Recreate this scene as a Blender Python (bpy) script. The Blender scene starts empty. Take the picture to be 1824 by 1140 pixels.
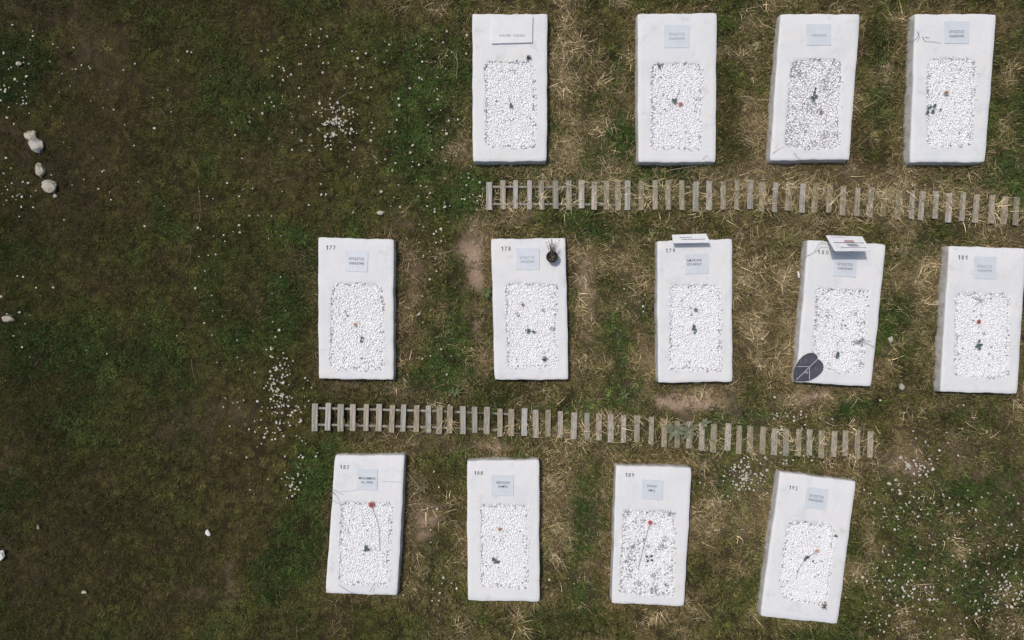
import bpy, bmesh, math, random
import numpy as np
from mathutils import Vector, Matrix

S = bpy.context.scene
C = S.collection
random.seed(7)
RNG = np.random.default_rng(11)

# ------------------------------------------------------------------ camera, sky, sun, exposure
CAM_H = 9.6            # drone height above the grass, looking straight down
PPM = 130.0            # photograph pixels per metre on the ground
cam_d = bpy.data.cameras.new('camera')
cam = bpy.data.objects.new('camera', cam_d)
C.objects.link(cam)
cam.location = (0, 0, CAM_H)
cam_d.sensor_width = 36
cam_d.sensor_fit = 'HORIZONTAL'
cam_d.lens = 36 * CAM_H / (1824 / PPM)
cam_d.clip_end = 500
S.camera = cam

SUN_DIR = Vector((0.345, -0.304, -1.0)).normalized()
w = bpy.data.worlds.new('World')
S.world = w
w.use_nodes = True
nt = w.node_tree
nt.nodes.clear()
sky = nt.nodes.new('ShaderNodeTexSky')
sky.sky_type = 'NISHITA'
sky.sun_disc = False
sky.sun_elevation = math.asin(-SUN_DIR.z)
sky.sun_rotation = math.atan2(-SUN_DIR.x, -SUN_DIR.y)
sky.air_density = 1.0
sky.dust_density = 4.0
sky.ozone_density = 0.6
bg = nt.nodes.new('ShaderNodeBackground')
bg.inputs['Strength'].default_value = 0.095
wo = nt.nodes.new('ShaderNodeOutputWorld')
nt.links.new(sky.outputs[0], bg.inputs[0])
nt.links.new(bg.outputs[0], wo.inputs[0])

sl = bpy.data.lights.new('sun', 'SUN')
sl.energy = 2.0
sl.angle = math.radians(2.2)
sl.color = (1.0, 0.955, 0.90)
so = bpy.data.objects.new('sun', sl)
C.objects.link(so)
so.rotation_euler = SUN_DIR.to_track_quat('-Z', 'Y').to_euler()
so.location = (-3, 3, 12)

S.view_settings.view_transform = 'Standard'
S.view_settings.look = 'None'
S.view_settings.gamma = 1
S.view_settings.use_curve_mapping = False
S.view_settings.exposure = -0.02

# ------------------------------------------------------------------ helpers
SLAB_H = 0.17


def at(px, py, z=0.0):
    """photograph pixel -> point at height z"""
    k = (CAM_H - z) / CAM_H
    return Vector(((px - 912) / PPM * k, (570 - py) / PPM * k, z))


def tag(o, label=None, cat=None, group=None, kind=None):
    if label: o['label'] = label
    if cat: o['category'] = cat
    if group: o['group'] = group
    if kind: o['kind'] = kind
    return o


def thing(name, label, cat, loc=(0, 0, 0), rz=0.0, group=None):
    o = bpy.data.objects.new(name, None)
    C.objects.link(o)
    o.empty_display_size = 0.1
    o.location = loc
    o.rotation_euler = (0, 0, rz)
    return tag(o, label, cat, group)


class MB:
    def __init__(self):
        self.v, self.f, self.m = [], [], []

    def add(self, verts, faces, mi=0):
        b = len(self.v)
        self.v += [tuple(p) for p in verts]
        self.f += [tuple(i + b for i in q) for q in faces]
        self.m += [mi] * len(faces)

    def tube(self, pts, r, n=5, mi=0, r2=None):
        pts = [Vector(p) for p in pts]
        if r2 is None: r2 = r
        rings = []
        for i, p in enumerate(pts):
            d = (pts[min(i + 1, len(pts) - 1)] - pts[max(i - 1, 0)]).normalized()
            a = d.cross(Vector((0, 0, 1)))
            if a.length < 1e-3: a = d.cross(Vector((1, 0, 0)))
            a.normalize()
            b = d.cross(a).normalized()
            rr = r + (r2 - r) * i / max(1, len(pts) - 1)
            rings.append([p + (a * math.cos(t) + b * math.sin(t)) * rr for t in [2 * math.pi * k / n for k in range(n)]])
        v = [q for ring in rings for q in ring]
        f = []
        for i in range(len(pts) - 1):
            for k in range(n):
                f.append((i * n + k, i * n + (k + 1) % n, (i + 1) * n + (k + 1) % n, (i + 1) * n + k))
        f.append(tuple(range(n))[::-1])
        f.append(tuple((len(pts) - 1) * n + k for k in range(n)))
        self.add(v, f, mi)

    def mesh(self, name, mats, smooth=False):
        me = bpy.data.meshes.new(name)
        me.from_pydata(self.v, [], self.f)
        for m in (mats if isinstance(mats, (list, tuple)) else [mats]):
            me.materials.append(m)
        me.polygons.foreach_set('material_index', self.m)
        if smooth:
            me.polygons.foreach_set('use_smooth', [True] * len(self.f))
        me.update()
        return me

    def build(self, name, mats, parent=None, smooth=False):
        return put(name, self.mesh(name, mats, smooth), parent)


def put(name, me, parent=None):
    o = bpy.data.objects.new(name, me)
    C.objects.link(o)
    if parent is not None:
        o.parent = parent
    return o


def np_mesh(name, verts, faces, mats, smooth=False):
    """verts (n,3), faces (m,k) arrays"""
    me = bpy.data.meshes.new(name)
    n, m, k = len(verts), len(faces), faces.shape[1]
    me.vertices.add(n)
    me.vertices.foreach_set('co', np.asarray(verts, np.float32).ravel())
    me.loops.add(m * k)
    me.loops.foreach_set('vertex_index', np.asarray(faces, np.int32).ravel())
    me.polygons.add(m)
    me.polygons.foreach_set('loop_start', np.arange(0, m * k, k, dtype=np.int32))
    if smooth:
        me.polygons.foreach_set('use_smooth', np.ones(m, bool))
    for mt in (mats if isinstance(mats, (list, tuple)) else [mats]):
        me.materials.append(mt)
    me.update(calc_edges=True)
    return me


# value noise -------------------------------------------------------
def vnoise(x, y, seed):
    r = np.random.default_rng(seed).random((256, 256))
    xi, yi = np.floor(x).astype(int), np.floor(y).astype(int)
    fx, fy = x - xi, y - yi
    fx, fy = fx * fx * (3 - 2 * fx), fy * fy * (3 - 2 * fy)
    g = lambda a, b: r[a % 256, b % 256]
    return (g(xi, yi) * (1 - fx) + g(xi + 1, yi) * fx) * (1 - fy) + (g(xi, yi + 1) * (1 - fx) + g(xi + 1, yi + 1) * fx) * fy


def fbm(x, y, s, seed, o=4):
    t, a, tot = 0, 1.0, 0
    for i in range(o):
        t = t + a * vnoise(x / s, y / s, seed + i)
        tot += a
        a *= 0.55
        s *= 0.5
    return t / tot


def sstep(a, b, x):
    t = np.clip((x - a) / (b - a), 0, 1)
    return t * t * (3 - 2 * t)


# materials ---------------------------------------------------------
def mat(name, col, rough=0.8, noise=None, spec=0.3, bump=None, ramp=None, coord='Object'):
    """plain principled; noise=(scale, col2, detail) mixes a second colour; bump=(scale, strength, distance)"""
    m = bpy.data.materials.new(name)
    m.use_nodes = True
    t = m.node_tree
    p = t.nodes['Principled BSDF']
    p.inputs['Base Color'].default_value = (*col, 1)
    p.inputs['Roughness'].default_value = rough
    p.inputs['Specular IOR Level'].default_value = spec
    tc = t.nodes.new('ShaderNodeTexCoord')
    if noise:
        sc, col2, det, lo, hi = noise
        n = t.nodes.new('ShaderNodeTexNoise')
        n.inputs['Scale'].default_value = sc
        n.inputs['Detail'].default_value = det
        t.links.new(tc.outputs[coord], n.inputs['Vector'])
        r = t.nodes.new('ShaderNodeMapRange')
        r.inputs['From Min'].default_value = lo
        r.inputs['From Max'].default_value = hi
        t.links.new(n.outputs['Fac'], r.inputs['Value'])
        mx = t.nodes.new('ShaderNodeMix')
        mx.data_type = 'RGBA'
        mx.inputs['A'].default_value = (*col, 1)
        mx.inputs['B'].default_value = (*col2, 1)
        t.links.new(r.outputs[0], mx.inputs['Factor'])
        t.links.new(mx.outputs['Result'], p.inputs['Base Color'])
    if bump:
        n = t.nodes.new('ShaderNodeTexNoise')
        n.inputs['Scale'].default_value = bump[0]
        n.inputs['Detail'].default_value = 6
        t.links.new(tc.outputs[coord], n.inputs['Vector'])
        b = t.nodes.new('ShaderNodeBump')
        b.inputs['Strength'].default_value = bump[1]
        b.inputs['Distance'].default_value = bump[2]
        t.links.new(n.outputs['Fac'], b.inputs['Height'])
        t.links.new(b.outputs[0], p.inputs['Normal'])
    return m


def slab_material():
    m = mat('white_limewash', (0.80, 0.79, 0.78), 0.85, None, 0.2, (18, 0.35, 0.01))
    t = m.node_tree
    p = t.nodes['Principled BSDF']
    tc = t.nodes.new('ShaderNodeTexCoord')
    oi = t.nodes.new('ShaderNodeObjectInfo')
    off = t.nodes.new('ShaderNodeVectorMath'); off.operation = 'ADD'
    t.links.new(tc.outputs['Object'], off.inputs[0])
    sc = t.nodes.new('ShaderNodeMath'); sc.operation = 'MULTIPLY'; sc.inputs[1].default_value = 40
    t.links.new(oi.outputs['Random'], sc.inputs[0])
    t.links.new(sc.outputs[0], off.inputs[1])

    def layer(scale, det, lo, hi, col, fac, prev):
        n = t.nodes.new('ShaderNodeTexNoise')
        n.inputs['Scale'].default_value = scale
        n.inputs['Detail'].default_value = det
        n.inputs['Roughness'].default_value = 0.65
        t.links.new(off.outputs[0], n.inputs['Vector'])
        r = t.nodes.new('ShaderNodeMapRange')
        r.inputs['From Min'].default_value = lo
        r.inputs['From Max'].default_value = hi
        r.inputs['To Max'].default_value = fac
        t.links.new(n.outputs['Fac'], r.inputs['Value'])
        mx = t.nodes.new('ShaderNodeMix'); mx.data_type = 'RGBA'
        if prev is None: mx.inputs['A'].default_value = (0.715, 0.72, 0.72, 1)
        else: t.links.new(prev, mx.inputs['A'])
        mx.inputs['B'].default_value = (*col, 1)
        t.links.new(r.outputs[0], mx.inputs['Factor'])
        return mx.outputs['Result']
    c = layer(2.2, 5, 0.45, 0.65, (0.64, 0.668, 0.695), 0.8, None)
    c = layer(3.1, 6, 0.5, 0.72, (0.695, 0.68, 0.64), 0.6, c)
    c = layer(6.0, 9, 0.56, 0.78, (0.46, 0.45, 0.42), 0.6, c)
    c = layer(38.0, 3, 0.68, 0.80, (0.42, 0.40, 0.37), 0.45, c)
    t.links.new(c, p.inputs['Base Color'])
    return m


def attr_mat(name, attr, dark, light, rough=0.6, spec=0.3):
    m = bpy.data.materials.new(name)
    m.use_nodes = True
    t = m.node_tree
    p = t.nodes['Principled BSDF']
    p.inputs['Roughness'].default_value = rough
    p.inputs['Specular IOR Level'].default_value = spec
    a = t.nodes.new('ShaderNodeAttribute'); a.attribute_name = attr
    mx = t.nodes.new('ShaderNodeMix'); mx.data_type = 'RGBA'
    mx.inputs['A'].default_value = (*dark, 1)
    mx.inputs['B'].default_value = (*light, 1)
    t.links.new(a.outputs['Fac'], mx.inputs['Factor'])
    t.links.new(mx.outputs['Result'], p.inputs['Base Color'])
    return m


def random_mat(name, cols, rough, grain=None):
    """colour picked by the object's random value, with stretched grain"""
    m = bpy.data.materials.new(name)
    m.use_nodes = True
    t = m.node_tree
    p = t.nodes['Principled BSDF']
    p.inputs['Roughness'].default_value = rough
    p.inputs['Specular IOR Level'].default_value = 0.2
    oi = t.nodes.new('ShaderNodeObjectInfo')
    cr = t.nodes.new('ShaderNodeValToRGB')
    els = cr.color_ramp.elements
    while len(els) < len(cols): els.new(0.5)
    for i, cc in enumerate(cols):
        els[i].position = i / (len(cols) - 1)
        els[i].color = (*cc, 1)
    t.links.new(oi.outputs['Random'], cr.inputs[0])
    out = cr.outputs[0]
    if grain:
        tc = t.nodes.new('ShaderNodeTexCoord')
        mp = t.nodes.new('ShaderNodeMapping')
        mp.inputs['Scale'].default_value = grain
        t.links.new(tc.outputs['Object'], mp.inputs[0])
        ad = t.nodes.new('ShaderNodeVectorMath'); ad.operation = 'ADD'
        t.links.new(mp.outputs[0], ad.inputs[0])
        t.links.new(oi.outputs['Location'], ad.inputs[1])
        n = t.nodes.new('ShaderNodeTexNoise')
        n.inputs['Scale'].default_value = 1.0
        n.inputs['Detail'].default_value = 8
        t.links.new(ad.outputs[0], n.inputs['Vector'])
        mr = t.nodes.new('ShaderNodeMapRange')
        mr.inputs['From Min'].default_value = 0.3; mr.inputs['From Max'].default_value = 0.7
        mr.inputs['To Min'].default_value = 0.5; mr.inputs['To Max'].default_value = 1.15
        t.links.new(n.outputs['Fac'], mr.inputs['Value'])
        vm = t.nodes.new('ShaderNodeVectorMath'); vm.operation = 'SCALE'
        t.links.new(out, vm.inputs[0]); t.links.new(mr.outputs[0], vm.inputs['Scale'])
        out = vm.outputs[0]
        b = t.nodes.new('ShaderNodeBump'); b.inputs['Strength'].default_value = 0.5; b.inputs['Distance'].default_value = 0.004
        t.links.new(n.outputs['Fac'], b.inputs['Height'])
        t.links.new(b.outputs[0], p.inputs['Normal'])
    t.links.new(out, p.inputs['Base Color'])
    return m


M_SLAB = slab_material()
M_SIDE = mat('soil_splashed_render', (0.62, 0.61, 0.59), 0.9, (9, (0.42, 0.39, 0.35), 8, 0.42, 0.70), 0.2, (30, .5, .01))
M_DUST = mat('grey_stone_dust', (0.50, 0.49, 0.49), 0.9, (40, (0.33, 0.32, 0.32), 5, 0.4, 0.7))
M_BEDFLOOR = mat('stone_dust', (0.88, 0.88, 0.88), 0.9, (60, (0.70, 0.70, 0.70), 5, 0.4, 0.7))
M_PEBBLE = attr_mat('white_pebbles', 'tone', (0.10, 0.10, 0.10), (0.93, 0.935, 0.94), 0.6)
M_PLAQUE = mat('pale_marble', (0.61, 0.65, 0.69), 0.5, (7, (0.57, 0.61, 0.655), 6, 0.4, 0.65), 0.35)
M_PLATE = mat('white_plate', (0.69, 0.705, 0.72), 0.4, (5, (0.63, 0.65, 0.67), 4, 0.4, 0.7), 0.4)
M_INK = mat('black_lettering', (0.07, 0.075, 0.09), 0.7)
M_INKGREY = mat('faded_lettering', (0.26, 0.28, 0.31), 0.7)
M_INKPINK = mat('faded_red_print', (0.45, 0.30, 0.28), 0.7)
M_CRACK = mat('crack_grey', (0.45, 0.45, 0.45), 0.9)
M_BOARD = mat('white_board', (0.80, 0.81, 0.83), 0.5, (12, (0.70, 0.70, 0.70), 5, 0.5, 0.75))
M_POST = mat('sign_post_grey', (0.30, 0.29, 0.28), 0.7)
M_WOOD = random_mat('weathered_wood', [(0.34, 0.32, 0.26), (0.45, 0.435, 0.39), (0.30, 0.29, 0.225), (0.50, 0.475, 0.425), (0.40, 0.355, 0.28), (0.46, 0.445, 0.41), (0.36, 0.345, 0.29)], 0.85, (70, 3, 70))
M_WOODTAN = random_mat('straw_stained_wood', [(0.34, 0.29, 0.20), (0.42, 0.38, 0.30), (0.30, 0.27, 0.19), (0.44, 0.41, 0.35), (0.38, 0.32, 0.23)], 0.9, (60, 14, 60))
M_RAIL = mat('old_batten_wood', (0.36, 0.34, 0.31), 0.9, (20, (0.16, 0.14, 0.11), 5, 0.4, 0.7))
M_ROCK = mat('pale_limestone', (0.46, 0.43, 0.35), 0.9, (14, (0.24, 0.22, 0.17), 8, 0.42, 0.68), 0.2, (22, 0.7, 0.02))
M_ROCKV = mat('grey_veined_limestone', (0.50, 0.47, 0.41), 0.9, (8, (0.17, 0.16, 0.18), 8, 0.45, 0.62), 0.2, (22, 0.7, 0.02))
M_WHITESTONE = mat('white_stone', (0.70, 0.69, 0.66), 0.8, (20, (0.5, 0.48, 0.45), 5, 0.5, 0.75))
M_POT = mat('dark_pot_plastic', (0.028, 0.026, 0.027), 0.5)
M_POTSOIL = mat('pot_soil', (0.06, 0.045, 0.035), 0.95, (60, (0.02, 0.017, 0.015), 5, 0.4, 0.65), 0.1, (80, 0.8, 0.01))
M_DEAD = mat('dead_plant', (0.20, 0.17, 0.14), 0.9, (40, (0.10, 0.085, 0.07), 3, 0.4, 0.65))
M_LEAFPLAQUE = mat('slate_painted', (0.055, 0.055, 0.075), 0.55, (10, (0.085, 0.085, 0.105), 7, 0.4, 0.7), 0.35)
M_CHALK = mat('white_paint_line', (0.42, 0.43, 0.47), 0.8)
M_CHALKDIM = mat('worn_white_paint', (0.17, 0.17, 0.20), 0.8)
M_LEAF = mat('artificial_leaf', (0.065, 0.10, 0.095), 0.6, (30, (0.10, 0.14, 0.13), 3, 0.4, 0.65))
M_STEM = mat('artificial_stem', (0.10, 0.13, 0.11), 0.7)
M_STEMPALE = mat('bleached_stem', (0.42, 0.37, 0.30), 0.8)
M_SAGE = mat('sage_leaf', (0.23, 0.235, 0.165), 0.9, (25, (0.14, 0.155, 0.095), 4, 0.4, 0.65))
M_WEED = mat('weed_leaf', (0.14, 0.17, 0.08), 0.85, (25, (0.08, 0.11, 0.035), 4, 0.4, 0.65))
M_TWIG = mat('bleached_twig', (0.40, 0.34, 0.25), 0.9, (30, (0.28, 0.23, 0.16), 4, 0.4, 0.65))
M_TWIGDULL = mat('dull_stalk', (0.24, 0.20, 0.14), 0.9)
M_TWIGDARK = mat('grey_twig', (0.17, 0.16, 0.15), 0.9)
M_PETAL = mat('daisy_petal', (0.78, 0.77, 0.70), 0.7)
M_DISC = mat('daisy_centre', (0.55, 0.38, 0.06), 0.8)
BLOOM = {
    'red': mat('red_petals', (0.42, 0.10, 0.10), 0.8, (30, (0.50, 0.20, 0.19), 3, 0.4, 0.65)),
    'pink': mat('faded_pink_petals', (0.62, 0.30, 0.27), 0.7, (30, (0.66, 0.42, 0.38), 3, 0.4, 0.65)),
    'brown': mat('dried_brown_petals', (0.34, 0.24, 0.19), 0.8, (30, (0.45, 0.36, 0.30), 3, 0.4, 0.65)),
    'peach': mat('bleached_peach_petals', (0.58, 0.38, 0.30), 0.8, (30, (0.62, 0.50, 0.44), 3, 0.4, 0.65)),
    'grey': mat('withered_grey_petals', (0.30, 0.29, 0.28), 0.8, (30, (0.18, 0.17, 0.17), 3, 0.4, 0.65)),
}

# ------------------------------------------------------------------ what the photograph shows, in its pixels
# outline (TL, TR, BR, BL) of the slab top, pebble bed outline, bed corner radius
GRAVES = [
    dict(id='r1a', q=[(841, 24), (975.5, 24), (974, 287), (842, 288)], b=[(864, 110), (951, 112), (953, 263), (866, 262)], r=13),
    dict(id='r1b', q=[(1135.5, 24), (1277.5, 22), (1275, 289), (1137, 289)], b=[(1161, 114), (1251, 113), (1246, 267), (1161, 264)], r=9),
    dict(id='r1c', q=[(1390, 24), (1532.5, 24), (1513, 284), (1371.5, 286)], b=[(1410, 105), (1499, 107), (1494, 266), (1397, 262)], r=14),
    dict(id='r1d', q=[(1630.5, 24), (1775.5, 24), (1755, 289), (1621, 289)], b=[(1653, 104), (1738, 105), (1730, 259), (1652, 262)], r=17),
    dict(id='177', q=[(566, 422.5), (701.5, 426), (701, 677), (567.5, 674.5)], b=[(592, 505), (680, 506), (683, 660), (587, 656)], r=17),
    dict(id='178', q=[(874.6, 425), (1007.5, 424), (1013, 676), (881, 677)], b=[(901, 506), (990, 506), (992, 655), (904, 654)], r=6),
    dict(id='179', q=[(1170.5, 429), (1304.5, 425), (1305, 680), (1172, 682)], b=[(1196, 508), (1282, 508), (1284, 661), (1192, 658)], r=8),
    dict(id='180', q=[(1439, 427.5), (1578.7, 435), (1552, 689), (1418, 681)], b=[(1455, 513), (1548, 519), (1534, 668), (1447, 656)], r=6),
    dict(id='181', q=[(1691, 438), (1829, 442), (1812, 702), (1674.5, 697.5)], b=[(1703, 522), (1798, 524), (1794, 674), (1701, 670)], r=11),
    dict(id='187', q=[(596.5, 811), (721, 811), (708, 1060.5), (579.5, 1057)], b=[(608, 896), (697, 897), (691, 1042), (604, 1038)], r=5),
    dict(id='188', q=[(831.5, 821), (960.7, 819), (961.5, 1072), (833, 1070)], b=[(857, 899), (939, 901), (939, 1047), (857, 1043)], r=7),
    dict(id='189', q=[(1097.5, 829), (1232.6, 833), (1219, 1080), (1089.5, 1074.5)], b=[(1110, 910), (1202, 911), (1198, 1064), (1105, 1056)], r=7),
    dict(id='192', q=[(1389.6, 840.5), (1525, 858), (1492, 1112), (1354, 1098)], b=[(1402, 929), (1489, 933), (1471, 1081), (1388, 1065)], r=21),
]

# walkway planks: x, y-top, y-bottom, lean (px between top and bottom)
WA_X = [840 + v / 3.648 for v in (117, 202, 287, 373, 458, 545, 630, 718, 800, 876, 948, 1010, 1100, 1188, 1275, 1365, 1453, 1540, 1632, 1720)] + \
       [1324 + v / 3.648 for v in (42, 118, 203, 293, 378, 466, 556, 648, 737, 825, 915, 1003, 1090, 1160, 1245, 1335, 1420, 1512, 1610, 1695, 1768)] + [1832]
WB_X = [400 + v / 2.85 for v in (460, 527, 592, 653, 717, 787, 848, 908, 972, 1034, 1090, 1143, 1212, 1269, 1330, 1395)] + \
       [780 + v / 2.85 for v in (370, 437, 497, 560, 620, 692, 755, 818, 880, 945, 1012, 1082)] + \
       [1060 + v / 3.508 for v in (432, 510, 590, 663, 738, 828, 900, 968, 1045, 1117, 1192, 1268, 1342, 1415, 1490, 1562, 1637, 1715)]


def wa_y(x):
    return np.interp(x, [870, 1100, 1335, 1450, 1526, 1665, 1830], [322.5, 323, 322, 328, 334.5, 341, 352])


def wb_y(x):
    return np.interp(x, [561, 763, 890, 1067, 1160, 1226, 1336, 1421, 1527, 1550], [717, 722, 727, 735, 743, 750, 758, 763, 768, 769])


# ------------------------------------------------------------------ vegetation fields (functions of ground pixel u, v)
def blob(u, v, cx, cy, rx, ry, a=0.0):
    ca, sa = math.cos(math.radians(a)), math.sin(math.radians(a))
    dx, dy = u - cx, v - cy
    return np.exp(-(((dx * ca + dy * sa) / rx) ** 2 + ((-dx * sa + dy * ca) / ry) ** 2))


DRY = [(1008, 150, 20, 120, .9), (1068, 210, 14, 60, .7), (1000, 255, 30, 60, .6), (1110, 90, 14, 40, .5), (1340, 120, 18, 90, .5), (1352, 240, 20, 60, .6), (1580, 120, 20, 60, .4),
       (1795, 130, 18, 90, .5), (820, 220, 18, 60, .5), (1010, 300, 110, 16, .7), (1420, 305, 160, 16, .5), (1220, 345, 220, 25, .55), (1580, 350, 230, 26, .6), (1480, 390, 60, 18, .5),
       (735, 520, 18, 80, .7), (725, 620, 14, 50, .5), (1040, 520, 24, 100, .8), (1120, 470, 30, 70, .5), (1150, 620, 14, 70, .6), (1350, 560, 40, 110, .8), (1400, 480, 20, 70, .5),
       (1400, 620, 18, 60, .6), (1610, 470, 20, 60, .5), (1640, 560, 30, 80, .6), (1590, 640, 18, 40, .5), (1030, 770, 60, 30, .4), (740, 850, 16, 40, .5), (755, 930, 22, 50, .8), (740, 1010, 16, 50, .5),
       (990, 850, 25, 60, .5), (1000, 960, 20, 80, .6), (1060, 900, 22, 90, .4), (1260, 900, 24, 80, .5), (1330, 970, 22, 60, .5), (1545, 960, 18, 80, .6), (1690, 725, 80, 12, .6), (1430, 715, 70, 14, .6),
       (1590, 800, 60, 40, .4), (540, 480, 16, 60, .4), (1240, 700, 70, 18, .6), (880, 800, 50, 12, .6), (920, 385, 60, 10, .4), (1600, 405, 60, 12, .5), (480, 300, 60, 40, .2), (410, 1040, 10, 50, .6)]
GREEN = [(40, 120, 60, 60, .7), (60, 620, 70, 60, .9), (210, 640, 90, 40, .7), (745, 130, 30, 70, .8), (735, 230, 40, 50, .6), (800, 590, 35, 120, .9), (780, 680, 60, 40, .8), (830, 340, 40, 40, .7),
         (918, 412, 30, 12, 1.0), (868, 520, 10, 22, .7), (1105, 600, 16, 60, .9), (1150, 560, 10, 30, .9), (1000, 720, 140, 14, .5), (1330, 740, 60, 16, .7), (1520, 725, 60, 20, .9), (560, 830, 40, 60, .6),
         (540, 960, 60, 80, .6), (500, 1000, 50, 60, .5), (925, 816, 10, 8, 1.2), (1040, 950, 26, 110, .5), (1290, 880, 26, 50, .7), (1700, 900, 120, 90, .6), (1680, 1040, 120, 60, .5), (1800, 330, 40, 40, .9),
         (1570, 120, 30, 60, .5), (1560, 230, 20, 50, .5), (1095, 130, 20, 60, .7), (1100, 240, 24, 40, .7), (1610, 470, 10, 30, .5), (1590, 600, 24, 60, .5), (770, 1030, 30, 60, .5), (1060, 1060, 40, 30, .6),
         (1420, 430, 30, 14, .5), (1310, 500, 12, 40, .5), (1170, 410, 30, 10, .7), (620, 700, 60, 14, .4), (1380, 880, 12, 60, .5), (1450, 800, 80, 16, .5)]
GREEN += [(200, 280, 70, 220, -.30), (330, 560, 60, 110, -.2), (420, 740, 50, 80, -.25), (160, 80, 80, 50, -.28), (560, 330, 60, 50, -.25), (250, 900, 80, 60, -.15)]
SOIL = [(846, 460, 28, 58, 1.15), (1036, 500, 15, 80, .85), (1215, 712, 66, 16, 1.3), (1460, 708, 56, 14, 1.1), (640, 686, 55, 9, 1.2), (755, 935, 20, 34, 1.1), (880, 800, 50, 10, 1.1), (720, 690, 24, 30, .4), (735, 480, 14, 60, .5),
        (1085, 940, 10, 40, .6), (1610, 828, 40, 30, .6), (1440, 310, 50, 12, .5), (410, 1025, 9, 38, .7), (350, 1062, 26, 14, .6), (425, 735, 40, 20, .45), (930, 390, 30, 8, .6), (570, 580, 10, 60, .4), (370, 250, 60, 40, .25),
        (1035, 860, 10, 30, .3), (1330, 1050, 30, 30, .3), (1285, 655, 6, 30, .4), (1680, 650, 14, 30, .5), (1150, 640, 8, 50, .5), (860, 580, 12, 50, .6), (1400, 300, 30, 10, .5), (720, 390, 40, 18, .4), (300, 560, 60, 60, .25),
        (170, 290, 60, 70, .3), (180, 100, 70, 60, .35), (330, 760, 60, 60, .25), (1540, 320, 40, 10, .4)]


def inside_quads(u, v, quads):
    res = np.zeros(u.shape, bool)
    for q in quads:
        ins = np.ones(u.shape, bool)
        for i in range(4):
            (x0, y0), (x1, y1) = q[i], q[(i + 1) % 4]
            ins &= ((x1 - x0) * (v - y0) - (y1 - y0) * (u - x0)) > 0
        res |= ins
    return res


def ground_quad(g, grow=0.0):
    """slab footprint on the ground, in ground pixels"""
    out = []
    c = sum((Vector(p) for p in g['q']), Vector((0, 0))) / 4
    for p in g['q']:
        w_ = at(p[0], p[1], SLAB_H)
        u, v = w_.x * PPM + 912, 570 - w_.y * PPM
        d = Vector((u, v)) - (c - Vector((912, 570))) * ((CAM_H - SLAB_H) / CAM_H) - Vector((912, 570))
        d.normalize()
        out.append((u + d.x * grow, v + d.y * grow))
    return out


FOOT = [ground_quad(g) for g in GRAVES]
FOOT_IN = [ground_quad(g, -2.0) for g in GRAVES]


def edge_dist(u, v):
    """distance (px) to the nearest slab footprint"""
    d = np.full(u.shape, 1e9)
    for q in FOOT:
        for i in range(4):
            (x0, y0), (x1, y1) = q[i], q[(i + 1) % 4]
            dx, dy = x1 - x0, y1 - y0
            t = np.clip(((u - x0) * dx + (v - y0) * dy) / (dx * dx + dy * dy), 0, 1)
            d = np.minimum(d, np.hypot(u - x0 - t * dx, v - y0 - t * dy))
    return d


def fields(u, v):
    n1 = fbm(u, v, 150, 1)
    n2 = fbm(u, v, 46, 21)
    n3 = fbm(u, v, 300, 41, 3)
    # ragged patch edges: warp the blobs
    wu = u + 44 * (fbm(u, v, 34, 61) - .5)
    wv = v + 44 * (fbm(u, v, 34, 71) - .5)
    dry = 0.05 * np.ones_like(u)
    green = 0.47 * np.ones_like(u)
    soil = np.zeros_like(u)
    for cx, cy, rx, ry, a in DRY: dry = dry + a * blob(wu, wv, cx, cy, rx, ry)
    for cx, cy, rx, ry, a in GREEN: green = green + a * blob(wu, wv, cx, cy, rx, ry)
    for cx, cy, rx, ry, a in SOIL: soil = soil + a * blob(wu, wv, cx, cy, rx, ry)
    right = sstep(420, 900, u)
    ed = edge_dist(u, v)
    dry = dry + right * 0.13 + 1.1 * (n2 - .5) * (0.3 + right) + 0.25 * np.exp(-(ed / 20) ** 2)
    green = green + 1.5 * (n1 - .5) + 0.9 * (.5 - n2)
    dry = np.clip(dry - 0.35 * np.clip(green - .5, 0, 1), 0, 1)
    soil = np.clip(soil + 0.9 * (n3 - .56), 0, 1)
    return dict(dry=dry, green=np.clip(green, 0, 1), soil=soil, right=right, ed=ed, n2=n2, n1=n1)


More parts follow.
